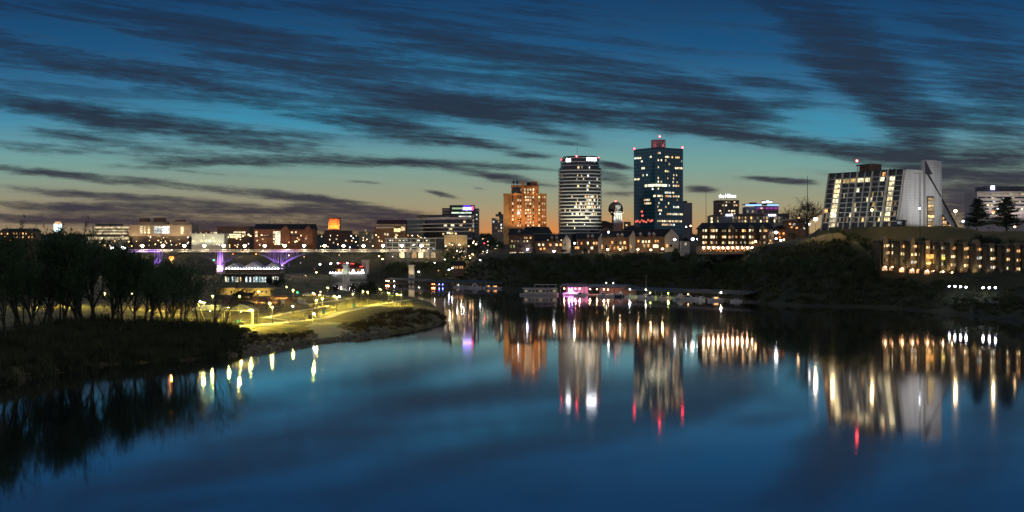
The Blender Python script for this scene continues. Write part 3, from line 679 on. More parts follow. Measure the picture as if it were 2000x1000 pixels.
for i, px in enumerate(bl):
    lamp_post(px, 480, DB - 5.6, L_BRIDGE, 1.2, '%s street lamp from the left along the bridge railing' % nth(i), 'street lamps on the bridge', base=zd, light=(2600, (1, .80, .52), -2.2))
# cars crossing the bridge (only their roofs and lights clear the railing)
CARC = [mat('car_paint_dark', (.03, .03, .04), .3, .1, 1), mat('car_paint_silver', (.4, .4, .42), .3, .1, 1), mat('car_paint_red', (.25, .02, .02), .3, .1, 1), mat('car_paint_white', (.7, .7, .7), .3, .1, 1)]
HEADL = glow('headlight', (.95, .95, 1), 26, (1, .92, .8), .3); TAILL = glow('tail_light', (1, .04, .03), 6, (1, .1, .05), .3); TYRE = mat('tyre_rubber', (.02, .02, .02), .9, .1, 2)
def car(px, D, ci, label, rz=0., z=None, group=None, lights=True):
    p = at(px, D); p.z = (ground(px, D) if z is None else z) + .02
    o = thing('parked_car' if not lights else 'car', label, 'car', p, rz, group)
    sec = [(-2.2, .45, .75), (-2.1, .35, .95), (-1.3, .3, 1.0), (-.7, .3, 1.42), (.6, .3, 1.45), (1.2, .3, 1.02), (2.1, .35, .85), (2.25, .45, .7)]
    mb = MB(); n = len(sec)
    for x, zb, zt in sec:
        w = .86 if zt < 1.1 else .68; mb.v += [(x, -.88, zb), (x, -w, zt), (x, w, zt), (x, .88, zb)]
    for i in range(n - 1):
        for k in range(4): mb.f.append((i * 4 + k, i * 4 + (k + 1) % 4, i * 4 + 4 + (k + 1) % 4, i * 4 + 4 + k))
    mb.f += [(3, 2, 1, 0), tuple(range(4 * n - 4, 4 * n))]
    mb.build('body', CARC[ci], o)
    g = MB()
    for yy in (-1, 1): g.add([(-1.15, yy * .86, 1.02), (1.05, yy * .86, 1.04), (.55, yy * .73, 1.36), (-.65, yy * .73, 1.34)], [(0, 1, 2, 3)])
    g.build('side_window', GLASS, o)
    for x in (-1.35, 1.35):
        for yy in (-.8, .8): MB().tube((x, yy - .1, .33), (x, yy + .1, .33), .33, .33, 10).build('wheel', TYRE, o)
    if lights:
        for yy in (-.6, .6):
            MB().ball((2.22, yy, .66), .16, 6, 4).build('headlight', HEADL, o); MB().ball((-2.18, yy, .72), .14, 6, 4).build('tail_light', TAILL, o)
    return o
for i, (px, rz) in enumerate([(560, 0), (566, 0), (578, 3.14), (330, 0), (412, 3.14), (590, 0), (688, 3.14), (770, 0), (776, 0), (790, 3.14)]):
    car(px, DB - 2 if rz else DB + 2, i % 4, '%s car from the left on the bridge deck' % nth(sorted([560, 566, 578, 330, 412, 590, 688, 770, 776, 790]).index(px)), rz, z=zd, group='cars crossing the bridge')

# ---- skyline left of the bridge end
B = Bld('apartment_building', 'brown gabled apartment building with orange windows at the far left edge', 'building', 34, 478, 900)
B.box('wall', 0, 66, 452, 478, BROWN, 0, 14, drop=12); B.gable('roof', 0, 66, 452, 446, DARKROOF, 0, 14)
B.gable('dormer', 3, 20, 455, 446, BROWN, -.8, 6, 'y'); B.gable('dormer', 48, 66, 455, 446, BROWN, -.8, 6, 'y')
B.grid(range(3, 66, 6), (456, 463, 470), 2.4, 3.4, .55, mats=[W_ORANGE, W_DIM, W_WARM])
T = thing('water_tower', 'white glowing water tank on a slim stalk above the dark trees', 'water tower', at(113, 900, ground(113, 900)))
zt = zat(452, 900) - T.location.z; k = 900 / F
MB().tube((0, 0, -2), (0, 0, zt + .3), 1.6, 1.3, 10).build('stalk', LIGHTC, T)
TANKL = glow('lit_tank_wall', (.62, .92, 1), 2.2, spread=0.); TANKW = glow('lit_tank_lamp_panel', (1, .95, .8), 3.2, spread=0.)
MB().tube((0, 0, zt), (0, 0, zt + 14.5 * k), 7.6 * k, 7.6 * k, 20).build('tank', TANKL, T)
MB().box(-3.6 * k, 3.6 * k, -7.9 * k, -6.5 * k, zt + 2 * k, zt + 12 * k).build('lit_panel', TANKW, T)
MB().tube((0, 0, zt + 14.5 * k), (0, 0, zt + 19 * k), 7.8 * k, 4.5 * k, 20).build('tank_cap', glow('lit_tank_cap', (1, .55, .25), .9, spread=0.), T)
B = Bld('office_building', 'long cream building with horizontal lit bands beside the beige hall', 'building', 217, 480, 1300)
CREAM_LIT = mat('cream_wall', (.62, .55, .36), .8, .1, .1)
B.box('wall', 180, 253, 441, 480, CREAM_LIT, 0, 24, drop=10); B.box('roof_plant', 184, 230, 437, 441, STEEL, 4, 18)
for y in (444, 449.5, 455): B.box('window_band', 186, 251, y + 3.2, y + 5.4, GLASS, -.25, .1)
for y in (443, 448.7, 454.3): B.box('lit_band', 184.5, 252, y, y + 3, glow('lit_cream_gallery', (1, .80, .46), .62, spread=.2, tex=.25), -.5, -.2)
B.box('lower_terrace', 172, 256, 462, 474, CREAM_LIT, -6, 0, drop=6); B.box('lit_band', 176, 254, 463.5, 468, glow('lit_cream_gallery', (1, .80, .46), .62), -6.3, -6.05)
B = Bld('concert_hall', 'beige blocky hall with big blue-white glazed front and round windows', 'building', 314, 482, 1290)
BEIGE = mat('beige_stone_panel', (.46, .37, .25), .85, .12, .1)
B.box('wall', 252, 375, 439, 461, BEIGE, 0, 30); B.box('lower_wall', 256, 366, 461, 474, mat('shaded_brown_stone', (.16, .12, .09), .85, .2, .1), 2, 28, drop=10)  # recessed lower wall: its shade is put into a darker stone colour
B.box('upper_block', 262, 322, 433.5, 439, BEIGE, 3, 24); B.box('upper_block', 330, 368, 433, 439, BEIGE, 3, 22)
B.box('roof_plant', 268, 283, 425.5, 433.5, BROWN, 8, 18); B.box('roof_plant', 296, 314, 425, 433.5, BROWN, 8, 20); B.box('roof_plant', 338, 354, 429, 433, BROWN, 8, 18)
for r in range(3):
    B.win(301, 316, 442 + 4.9 * r, 446 + 4.9 * r, W_COOL, -.1); B.win(317, 331, 442 + 4.9 * r, 446 + 4.9 * r, W_COOL, -.1)
B.win(273.5, 278.5, 442, 457, W_CREAM, -.1); B.win(353.5, 358, 443, 457, W_CREAM, -.1)
for r in range(3):
    for c in (283, 290.5):
        o = MB().tube((B.x(c), -.2, B.z(443.5 + 5.2 * r)), (B.x(c), .1, B.z(443.5 + 5.2 * r)), 1.1, 1.1, 12).build('round_window', W_CREAM, B.root)
for c, r in ((262, 462), (306, 462), (311, 462.5), (326, 463), (345, 464), (368, 462)): B.win(c - 3, c + 3, r - 1, r + 1, W_DIM, 1.9)
for px, pw in ((265, 45000), (300, 30000), (340, 45000), (366, 30000)): B.spot((B.x(px), -14, B.z(474)), (B.x(px), 0, B.z(448)), pw * .22, (1, .72, .45), 100)
B = Bld('pavilion_hall', 'low white floodlit hall left of the brown terrace building', 'building', 406, 482, 1260)
WL = mat('white_stucco_wall', (.72, .74, .62), .8, .1, .15)
B.box('wall', 374, 438, 458, 482, WL, 0, 16, drop=8); B.box('roof_slab', 372, 440, 456, 458, LIGHTC, -1.5, 17); B.box('roof_plant', 390, 404, 450, 456, BROWN, 5, 12)
for c in range(378, 420, 8): B.win(c - 2, c + 2, 468.5, 472, W_CREAM, -.1)
for px in (380, 400, 418, 433): B.spot((B.x(px), -9, B.z(480)), (B.x(px), 0, B.z(462)), 2600, (1, .95, .70), 110)
for c in range(372, 440, 10): B.beacon(c, 455, 1, .45, W_CREAM, 'roof_lamp')
B = Bld('terrace_building', 'flat brown building with three rows of cream lit windows', 'building', 455, 480, 1280)
B.box('wall', 424, 487, 443, 480, BROWN, 0, 22, drop=8); B.box('parapet', 423, 488, 442, 443, STEEL, -.6, 22.6)
for a, b_, t in ((456, 471, 452), (472.5, 479, 452), (417, 424, 453), (438, 446, 457), (448, 471, 457), (473, 480, 457), (439, 447, 461.5), (449, 471, 461.5), (484, 488, 457)):
    B.win(a, b_, t, t + 3.2, W_CREAM, -.1)
B = Bld('college_hall', 'red-brick hall with dark pitched roof, gables and one tall lit stair window', 'building', 555, 482, 1240)
RB = mat('red_brick_wall', (.20, .095, .055), .85, .25, .3)
B.box('wall', 496, 613, 448, 482, RB, 0, 22, drop=8); B.gable('roof', 496, 613, 448, 437, DARKROOF, 0, 22)
for a, b_ in ((548, 567), (592, 611)): B.gable('front_gable', a, b_, 451, 440.5, RB, -1.5, 11, 'y', .2); B.box('gable_bay', a, b_, 451, 480, RB, -1.5, 0)
B.win(538, 548.5, 452, 478, glow('lit_stair_hall', (1, .93, .62), 1.3, spread=0., tex=.5), -.2, 'stair_window')
for r in (454, 460.5, 466.5, 473): B.win(533.5, 537, r - 2, r + 2, W_CREAM, -.1)
for r in (454, 460.5): B.win(498.5, 503, r - 2.2, r + 2.2, W_CREAM, -.1)
for c, r in ((570, 453.5), (578, 453.5), (588, 460), (598, 466), (513, 467), (584, 468), (577, 472), (502, 470)): B.win(c - 1.5, c + 1.5, r - 1.5, r + 1.5, W_CREAM, -1.6 if c > 591 else -.1)
for r in (458.5,): B.box('window_band', 505, 531, r, r + 3, GLASS, -.2, .1); B.box('window_band', 568, 590, r, r + 3, GLASS, -.2, .1)
for c in (522, 533, 563, 577, 580, 593):
    MB().tube((B.x(c), 11, B.z(440)), (B.x(c), 11, B.z(432)), .25, .25, 6).build('vent_pipe', POLE, B.root)
for px in (515, 560, 600): B.spot((B.x(px), -12, B.z(478)), (B.x(px), 0, B.z(456)), 2200, (1, .62, .35), 110)
B = Bld('lit_tower', 'square tower with tapering walls floodlit bright orange', 'tower', 652, 480, 1500)
ORW = mat('pale_orange_stone', (.60, .36, .20), .8, .15, .12)
a, b_ = B.x(640.5), B.x(663.5); zt = B.z(427); z0 = B.z(450)
MB().prism([(a, 0), (b_, 0), (b_, 14), (a, 14)], z0, zt, [(a + .9, 1), (b_ - .9, 1), (b_ - .9, 13), (a + .9, 13)]).build('wall', ORW, B.root)
MB().box(a + .4, b_ - .4, .5, 13.5, zt, zt + .9).build('parapet', mat('dark_red_coping', (.10, .025, .02), .8), B.root)
for f in (.25, .5, .75): MB().box(a + (b_ - a) * f - .3, a + (b_ - a) * f + .3, -.35, .4, z0, zt - 1.5).build('pilaster', ORW, B.root)
B.box('lower_block', 634, 684, 450, 480, BROWN, -3, 22, drop=12)
for fx in (.15, .5, .85): B.spot((a + (b_ - a) * fx, -7, z0 + .8), (a + (b_ - a) * fx, 1, z0 + 7.5), 11000, (1, .30, .05), 95)
for c, r in ((645, 468), (658, 467), (676, 470), (629, 462), (652, 474)): B.win(c - 1.2, c + 1.2, r - 1.2, r + 1.2, W_CREAM, -3.1)
B = Bld('music_hall', 'low hall with dark pitched roof and yellow lit glass corner', 'building', 762, 480, 1260)
B.box('wall', 733, 792, 441, 480, BROWN, 0, 18, drop=8); B.gable('roof', 736, 792, 437.5, 429, mat('dark_red_roof', (.045, .014, .014), .8), 0, 18); B.box('fascia', 734, 793, 437.5, 441, TAN, -1, 19)
B.win(769.5, 782, 446, 453, glow('yellow_lobby', (1, .82, .35), 1.5, spread=0., tex=.4), -.1, 'lobby_window'); B.win(783, 791, 443, 451, W_CREAM, -.1, 'lobby_window')
B.box('canopy', 735, 770, 443, 446, LIGHTC, -3, 0)
for c, r in ((752, 457), (757, 458), (774, 459), (773, 463), (727.5, 459), (727.5, 464), (714, 450), (716, 456), (741, 470)): B.win(c - 1.5, c + 1.5, r - 2, r + 2, W_CREAM if c > 730 else W_DIM, -.1)
B.box('side_wing', 700, 733, 452, 480, STEEL, 3, 18, drop=8)

# curved office block
def banded(name, label, plan, tops, base, band_rows, m_band, m_glass, rise=.0, cat='building'):
    """plan: (px, D) along the front from left to right; the roof line is level; bands are ledges running round the front"""
    pc, Dc = plan[len(plan) // 2]; o0 = at(pc, Dc, zat(base, Dc)); root = thing(name, label, cat, o0)
    pts = [at(px, D) - at(pc, Dc) for px, D in plan]; front = [(p.x, p.y) for p in pts]; back = [(p.x, p.y + 26) for p in reversed(pts)]
    zz = lambda py: (base - py) / F * Dc
    poly = front + back
    MB().prism(poly, -14, zz(tops)).build('glass_body', m_glass, root)
    grow = [(p.x, p.y - .5) for p in pts] + [(p.x, p.y + 26.4) for p in reversed(pts)]
    for t, b_ in band_rows: MB().prism(grow, zz(b_), zz(t)).build('floor_band', m_band, root)
    return root, pts, zz, Dc, pc
BANDM = mat('pink_grey_precast', (.66, .57, .50), .8, .1, .12)
root, pts, zz, Dc, pc = banded('office_block', 'long bent office block with five dark window bands and pale ledges', [(791, 1300), (830, 1268), (868, 1250), (922, 1250)], 424, 484,
      [(424, 428.5), (436, 438), (443.5, 445.3), (451, 452.8), (464, 467.5)], BANDM, GLASS)
def pw(px, D0, py, w, h, m, part='window'):
    p = at(px, D0) - at(pc, Dc); return use(wmesh(w, h, .3, m), part, root, (p.x, p.y, zz(py)))
for c, r, m_ in [(803, 436.5, W_DIM), (826, 444, W_DIM), (829, 450.5, W_COOL), (838, 457.5, W_COOL), (830, 456, W_WARM), (851, 448, W_WARM), (870, 440.5, W_CREAM), (884, 440, W_CREAM), (900, 440, W_CREAM), (907, 433, W_WARM), (880, 447.5, W_CREAM),
                 (876, 455, W_CREAM), (882, 456, W_CREAM), (798, 458.5, W_WARM), (804, 459, W_WARM), (809, 459, W_WARM), (918, 449, W_WARM), (890, 456, W_WARM), (866, 457, W_WARM), (840, 451, W_DIM)]:
    D0 = 1250 - .6 if c > 868 else 1250 + (868 - c) / 77 * 50 - .8
    pw(c, D0, r, 3.2 if m_ is W_CREAM else 2, 1.7, m_)
def flood(rt_, loc, aim, power, color, size):
    l = Vector(loc); o = MB().box(-.5, .5, -.35, .35, -.3, .3).build('floodlight', POLE, rt_, loc=l); MB().tube((0, 0, -4), (0, 0, -.3), .08, .08, 5).build('floodlight_post', POLE, o)
    ld = bpy.data.lights.new('flood_lamp', 'SPOT'); ld.energy = power; ld.color = color; ld.spot_size = R(size); ld.spot_blend = .9; ld.shadow_soft_size = .5
    lo = bpy.data.objects.new('flood_lamp', ld); COL.objects.link(lo); lo.parent = o; d = Vector(aim) - l; lo.location = d.normalized() * .9; lo.rotation_euler = d.to_track_quat('-Z', 'Y').to_euler()
for c in (806, 842, 878, 908):
    p = at(c, 1285 - (c - 800) * .45) - at(pc, Dc); flood(root, (p.x, p.y - 30, zz(482)), (p.x, p.y, zz(446)), 9000, (1, .84, .66), 90)  # added floods that brighten the pale ledges
mb = MB(); p0, p1 = at(815, 1275) - at(pc, Dc), at(868, 1262) - at(pc, Dc); mb.box(p0.x, p1.x, p1.y + 4, p1.y + 18, zz(424), zz(418.5)); mb.build('penthouse', STEEL, root)
B = Bld('office_tower', 'dark office tower with purple lit sign, right end of the bent office block', 'building', 900, 484, 1278)
B.box('wall', 878, 927, 400.5, 484, GLASS, 0, 26, drop=12); B.box('wall', 863, 878, 406, 430, BROWN, 4, 24); B.box('side_wing', 927, 935.5, 407, 484, GLASS, 3, 24, drop=12)
for r in range(9): B.box('floor_band', 926.5, 936, 410 + 6.2 * r, 412.5 + 6.2 * r, LIGHTC, 2.6, 3.2)
for r in range(3): B.box('floor_band', 863, 878, 409 + 6 * r, 411 + 6 * r, BANDM, 3.6, 4.2)
B.box('lit_band', 882, 921, 414.3, 417, glow('lit_office_strip', (.8, 1, .75), 1.1, spread=0., tex=.25), -.3, .0); B.box('lit_band', 896, 920, 421.5, 423.7, glow('lit_office_strip2', (1, .97, .9), 1.2, spread=0., tex=.2), -.3, .0)
B.box('sign_panel', 883, 903, 405.5, 408.6, glow('pale_green_sign', (.62, .9, .45), .62, spread=0.), -.5, 0)
B.box('sign_panel', 904, 920.5, 405, 410, glow('violet_sign', (.42, .28, 1), 7., spread=0.), -.5, 0); B.box('sign_panel', 905, 919, 401, 404.8, glow('blue_sign_wash', (.07, .03, .6), 2.2, spread=0.), -.3, 0)  # topmost panel glows as the sign's blue wash on the wall
B.box('sign_panel', 920.7, 924.5, 403, 410.5, glow('magenta_sign_end', (1, .10, .35), 2.5, spread=0.), -.5, 0)
for c, r in ((908, 431), (911.5, 411.5), (921, 430), (931, 428), (931, 419), (924, 440)): B.win(c - 1.2, c + 1.2, r - 1.2, r + 1.2, W_COOL, -.1 if c < 927 else 2.9)
for r in range(5): B.win(922, 926, 420 + r * 7, 425 + r * 7, W_DIM, -.1)
# lit decks, walls and arcades under the office block
B = Bld('parking_deck', 'open lit parking deck at the right end of the bridge below the office block', 'parking deck', 800, 490, 1180)
B.box('wall', 752, 868, 466, 490, STEEL, 2, 24, drop=3)
for r in (465, 473, 482): B.box('floor_slab', 752, 850, r, r + 1.6, LIGHTC, -2, 3)
for a_ in range(754, 852, 12): B.box('column', a_, a_ + 1.2, 466, 490, LIGHTC, -1.6, -.8)
for i in range(26): 
    c = rw.uniform(757, 848); r = rw.choice((469.5, 477.5, 486)); B.win(c - 1.6, c + 1.6, r - 1.3, r + 1.3, rw.choice((W_COOL, W_CREAM, W_WARM, W_COOL)), 1.8, 'lit_bay')
for px in (770, 800, 830): B.spot((B.x(px), -12, B.z(488)), (B.x(px), 2, B.z(470)), 2400, (1, .88, .62), 120)
B = Bld('retaining_wall', 'tan retaining wall with pale posts below the office tower', 'wall', 892, 478, 1160)
B.box('wall', 868, 912, 461, 480, mat('tan_lit_wall', (.45, .36, .22), .85, .15, .12), 0, 2.5, drop=9); B.box('coping', 867, 913, 459.3, 461, LIGHTC, -.4, 3)
for a_ in (868, 891, 911): B.box('post', a_, a_ + 1.4, 460, 480, LIGHTC, -.7, -.05, drop=9)
for px in (876, 900): B.spot((B.x(px), -9, B.z(481)), (B.x(px), 0, B.z(468)), 3000, (1, .72, .38), 110)
B = Bld('stone_viaduct', 'pale stone wall with a row of round lit arches under the bridge end', 'viaduct', 802, 512, 1110)
B.box('wall', 752, 868, 491.5, 512, mat('weathered_stone', (.16, .14, .11), .9, .3, .3), 0, 6, drop=5)
for i, c in enumerate((771, 785, 797, 809, 822, 834, 846)):
    w = 4.6; mb = MB(); X_ = B.x(c); hw = w / F * B.D; zb, zc = B.z(503.5), B.z(495.5); n = 8
    pr = [(X_ - hw, zb), (X_ + hw, zb)] + [(X_ + hw * math.cos(math.pi * q / n), zc + hw * .7 * math.sin(math.pi * q / n)) for q in range(n + 1)]
    mb.add([(x, -.25, z) for x, z in pr] + [(x, .1, z) for x, z in pr], [tuple(range(len(pr)))] + [(k, (k + 1) % len(pr), len(pr) + (k + 1) % len(pr), len(pr) + k) for k in range(len(pr))])
    mb.build('arch_opening', (W_DIM, W_CREAM, W_DIM)[i % 3], B.root)
B.spot((B.x(790), -16, B.z(512)), (B.x(790), 0, B.z(500)), 1500, (.95, .9, .7), 120); B.spot((B.x(835), -16, B.z(512)), (B.x(835), 0, B.z(500)), 2000, (1, .8, .5), 120)

# ---------------------------------------------------------------- downtown towers
def face_basis(B, ax, ay, ux, uy): return Vector((ax, ay, 0)), Vector((ux, uy, 0)).normalized()
def fwin(root, O, u, s, z, w, h, m, part='window', out=.08):
    n = Vector((u.y, -u.x, 0)); p = O + u * s + n * out
    return use(wmesh(w, h, .3, m), part, root, (p.x, p.y, z), math.atan2(u.y, u.x))
# red-brick hotel-like tower, floodlit amber
B = Bld('brick_tower', 'stepped brick tower lit amber with a grid of small windows', 'building', 1025, 465, 1116)
AMBRICK = mat('amber_brick', (.40, .20, .085), .85, .22, .25); AMBR2 = mat('tan_side_brick', (.42, .28, .13), .85, .2, .25)
B.box('wall', 997, 1056, 379, 465, AMBRICK, 0, 24, drop=12); B.box('side_wing', 983.5, 997, 380, 465, AMBR2, 2.5, 22, drop=12); B.box('side_wing', 1056, 1067.5, 380, 465, AMBRICK, 2, 22, drop=12)
B.box('cornice', 983, 1068, 378, 380.3, AMBR2, -.5, 24.5)
B.box('upper_block', 998.5, 1052.5, 362.5, 378, AMBRICK, 2, 20); B.box('dark_terrace', 1000, 1017, 366, 377.5, GLASS, 1.7, 2.1); B.box('coping', 998, 1053, 361.6, 363, mat('dark_red_coping', (.10, .025, .02), .8), 1.5, 20.5)
B.box('central_pier', 1019.5, 1024, 352.5, 465, AMBRICK, -.7, 3); B.box('lift_house', 1037.5, 1049.5, 353.5, 362.5, AMBRICK, 4, 14); B.box('roof_plant', 1029, 1037, 355, 362.5, POLE, 6, 12)
for px in (1003, 1010): mb = MB().tube((B.x(px), 8, B.z(362)), (B.x(px), 8, B.z(354)), .25, .2, 6); mb.ball((B.x(px), 8, B.z(355)), 1.1, 8, 5); mb.build('roof_vent', POLE, B.root)
cols = [1001.5, 1012, 1016.5, 1027, 1031.5, 1036, 1041.5, 1053]
rows = [385, 391, 397.5, 403.5, 410, 416, 422, 428.5, 434.5, 440.5]
WB = glow('window_light_tower', (1, .74, .42), .8, (1, .8, .5), .75, .9)
LITB = {(3, 385), (6, 385), (7, 385), (1, 391), (4, 391), (0, 397.5), (3, 397.5), (5, 397.5), (4, 410), (7, 410), (4, 416), (0, 428.5), (7, 440.5), (0, 410), (1, 416)}
for r in rows:
    for i, c in enumerate(cols):
        on = (i, r) in LITB; o = B.win(c - 1.25, c + 1.25, r - 1.7, r + 1.7, W_CREAM if on else (WB if rw.random() < .6 else GLASS), -.1)
for c in (1016.5, 1025.2, 1031, 1036.2, 1041.7): B.win(c - 1.4, c + 1.4, 368, 372, W_CREAM, 1.9)
for c in (1025.2, 1031, 1041.7): B.win(c - 1.4, c + 1.4, 374, 377.5, W_CREAM if c < 1030 else WB, 1.9)
for c in (1060, 1064):
    for r in rows[::2]: B.win(c - 1, c + 1, r - 1.6, r + 1.6, WB, 1.9)
B.beacon(1012.5, 416, -.6, .75, L_WHITE, 'wall_lamp')
for px, zz_, pw_ in ((990, 462, 9e4), (1004, 462, 1.3e5), (1016, 462, 1e5), (1030, 462, 1.3e5), (1045, 462, 1.3e5), (1061, 462, 1e5)):
    B.spot((B.x(px), -15, B.z(462) + 1), (B.x(px), 0, B.z(405)), pw_ * .10, (1, .54, .20), 85)
for px in (1008, 1044): B.spot((B.x(px), -6, B.z(379)), (B.x(px), 3, B.z(368)), 1600, (1, .42, .14), 120)
# round-fronted office tower
def bowed(n=14):
    pts = []
    for i in range(n + 1):
        t = math.pi * (1 - i / n); pts.append((18.2 * math.cos(t), -13 * max(0, math.sin(t)) ** .8))
    return pts
T0 = at(1133.5, 1100, zat(462, 1100)); root = thing('banded_tower', 'curved glass office tower wrapped in pale floor bands with white roof signs', 'building', T0)
kz = 1100 / F; zz = lambda py: (462 - py) * kz; xx = lambda px: (px - 1133.5) * kz
fr = bowed(); poly = fr + [(18.2, 14), (-18.2, 14)]
TG = glassy('bronze_tower_glass', (.02, .022, .022), .08, 0., .9, .05)
MB().prism(poly, -14, zz(329)).build('glass_body', TG, root)
up = [(x * .9, y * .9) for x, y in fr] + [(16.4, 13), (-16.4, 13)]
MB().prism(up, zz(329), zz(309)).build('crown_glass', TG, root)
MB().prism([(x * .8, y * .8 + .2) for x, y in fr] + [(14, 12), (-14, 12)], zz(309), zz(306)).build('roof_screen', POLE, root)
SPAND = mat('pale_spandrel_band', (.68, .68, .64), .55, .12, .1)
for r in range(20):
    py = 333 + r * 6.75; g = 1.02
    if py > 455: break
    MB().prism([(x * g, y * g) for x, y in fr] + [(18.6, 14.3), (-18.6, 14.3)], zz(py + 2.0), zz(py)).build('floor_band', SPAND, root)
for py in (309, 316.5, 323.5): MB().prism([(x * .92, y * .92) for x, y in fr] + [(16.8, 13.3), (-16.8, 13.3)], zz(py + 1.6), zz(py)).build('floor_band', SPAND, root)
def bow_at(px):                                       # point on the bowed front under a bearing
    x = max(-18, min(18, xx(px))); t = math.acos(x / 18.2); y = -13 * math.sin(t) ** .8
    t2 = t - .05; x2 = 18.2 * math.cos(t2); y2 = -13 * max(0, math.sin(t2)) ** .8
    return Vector((x, y, 0)), Vector((x2 - x, y2 - y, 0)).normalized()
def bow_win(px, py, w, h, m):
    O, u = bow_at(px); return fwin(root, O, u, 0, zz(py), w, h, m)
def crop5(x, y): return 900 + x / 5, 320 + y / 5
TW = [(1140, 45, 18), (1175, 42, 10), (1248, 47, 8), (1133, 125, 8), (1172, 122, 12), (1240, 122, 28), (1127, 160, 8), (1190, 165, 10), (1325, 170, 14), (1247, 200, 8), (1325, 213, 22), (1140, 240, 14), (1235, 240, 28), (1157, 277, 12), (1228, 275, 14),
      (1085, 315, 16), (1225, 330, 44), (1275, 325, 34), (1320, 320, 18), (1132, 355, 9), (1240, 360, 50), (1300, 355, 26), (1330, 355, 12), (1165, 395, 24), (1230, 395, 50), (1280, 392, 40), (1325, 395, 12), (1115, 437, 30), (1150, 432, 22), (1190, 435, 24), (1235, 432, 50), (1290, 432, 44), (1340, 438, 30),
      (1015, 470, 10), (1040, 470, 12), (1060, 467, 10), (1085, 512, 22), (1130, 510, 26), (1180, 512, 40), (1230, 515, 44), (1280, 512, 44), (1320, 510, 14), (1095, 558, 8), (1160, 480, 10), (1035, 595, 12), (1105, 630, 8), (1200, 590, 8), (1255, 555, 8), (1120, 400, 10), (985, 135, 9), (1290, 470, 26), (1225, 470, 40)]
for cx_, cy_, w in TW:
    px, py = crop5(cx_, cy_); n = max(1, round(w / 9))
    row = 335.8 + round((py - 338.6) / 6.75) * 6.75 + 2.0 if py > 331 else py
    for q in range(n):
        p_ = px + (q - (n - 1) / 2) * 1.8
        if rw.random() < .85: bow_win(p_, row, .72, rw.choice((1.3, 1.7, 1.7)), rw.choice((W_CREAM, W_CREAM, W_WARM, W_COOL)) if not 1120 < cy_ < 0 else W_COOL)
SIGNW = glow('white_sign_light', (.92, .95, 1), 9., spread=0.)
def arc_sign(pa, pb, t, b_, part):
    mb = MB(); n = 6; vs = []
    for i in range(n + 1):
        px = pa + (pb - pa) * i / n; O, u = bow_at(1133.5 + (px - 1133.5) / .9); O = O * .9 + Vector((u.y, -u.x, 0)) * .5; s_ = .55 if i % 2 else 0
        vs += [(O.x, O.y, zz(b_) - s_ * .4), (O.x, O.y, zz(t) + s_ * .5)]
    mb.add(vs, [(2 * i, 2 * i + 2, 2 * i + 3, 2 * i + 1) for i in range(n)]); mb.build(part, SIGNW, root)
arc_sign(1105.5, 1113.5, 312, 317, 'lit_sign'); arc_sign(1144, 1163, 310, 315.2, 'lit_sign')
def tbeacon(rt_, x, y, z, r=.6, post=2.):
    o = MB().ball((x, y, z), r, 8, 5).build('beacon', L_RED, rt_); MB().tube((x, y, z - post), (x, y, z - r), .09, .07, 5).build('beacon_post', POLE, o)
tbeacon(root, xx(1097), -1, zz(312), .6); tbeacon(root, xx(1125), -10.5, zz(307), .6); tbeacon(root, xx(1169), -1, zz(308.5), .6)
MB().tube((xx(1127.5), 2, zz(306)), (xx(1127.5), 2, zz(279)), .2, .08, 5).build('antenna', POLE, root)
for px in (1100, 1118, 1140, 1162):
    l = Vector((xx(px), -34, zz(458))); o = MB().box(-.5, .5, -.35, .35, -.3, .3).build('floodlight', POLE, root, loc=l)
    ld = bpy.data.lights.new('flood_lamp', 'SPOT'); ld.energy = 1.9e4 if px > 1110 else 1.3e4; ld.color = (1, .93, .72) if px > 1110 else (1, .75, .35); ld.spot_size = R(80); ld.spot_blend = .9; ld.shadow_soft_size = .5
    lo = bpy.data.objects.new('flood_lamp', ld); COL.objects.link(lo); lo.parent = o; d = Vector((xx(px), -10, zz(400))) - l; lo.location = d.normalized() * .9; lo.rotation_euler = d.to_track_quat('-Z', 'Y').to_euler()
# blue glass tower seen on its corner
D7 = 1096; kz7 = D7 / F; T0 = at(1282, D7, zat(460, D7)); rt7 = thing('glass_tower', 'tall blue-green glass tower seen on its corner with pinkish roof house and red beacons', 'building', T0)
a_ = R(34); s7 = 30.; uR = Vector((math.cos(a_), math.sin(a_), 0)); uL = Vector((-math.sin(a_), math.cos(a_), 0)); z7 = lambda py: (460 - py) * kz7
BG = glassy('blue_tower_glass', (.006, .035, .055), .10, .0, 1., .04)
m, nt, b = nodes_of('blue_tower_glass_grid'); b.inputs['Roughness'].default_value = .1; b.inputs['Specular IOR Level'].default_value = .9
tcn = nt.nodes.new('ShaderNodeTexCoord'); sx = nt.nodes.new('ShaderNodeSeparateXYZ'); nt.links.new(tcn.outputs['Object'], sx.inputs[0])
md = nt.nodes.new('ShaderNodeMath'); md.operation = 'MODULO'; nt.links.new(sx.outputs[2], md.inputs[0]); md.inputs[1].default_value = 3.07
gt = nt.nodes.new('ShaderNodeMath'); gt.operation = 'GREATER_THAN'; nt.links.new(md.outputs[0], gt.inputs[0]); gt.inputs[1].default_value = 1.7
mx = nt.nodes.new('ShaderNodeMix'); mx.data_type = 'RGBA'; nt.links.new(gt.outputs[0], mx.inputs[0]); mx.inputs[6].default_value = (.016, .10, .13, 1); mx.inputs[7].default_value = (.03, .17, .21, 1); nt.links.new(mx.outputs[2], b.inputs['Base Color'])
ch = 2.0
pl = [uR * ch, uR * s7, uR * s7 + uL * s7, uL * s7, uL * ch]
poly7 = [(p.x, p.y) for p in pl]
MB().prism(poly7, -14, z7(289)).build('glass_body', m, rt7)
cc = (uR + uL) * s7 / 2; big = [((Vector((x, y, 0)) - cc) * 1.012 + cc) for x, y in poly7]
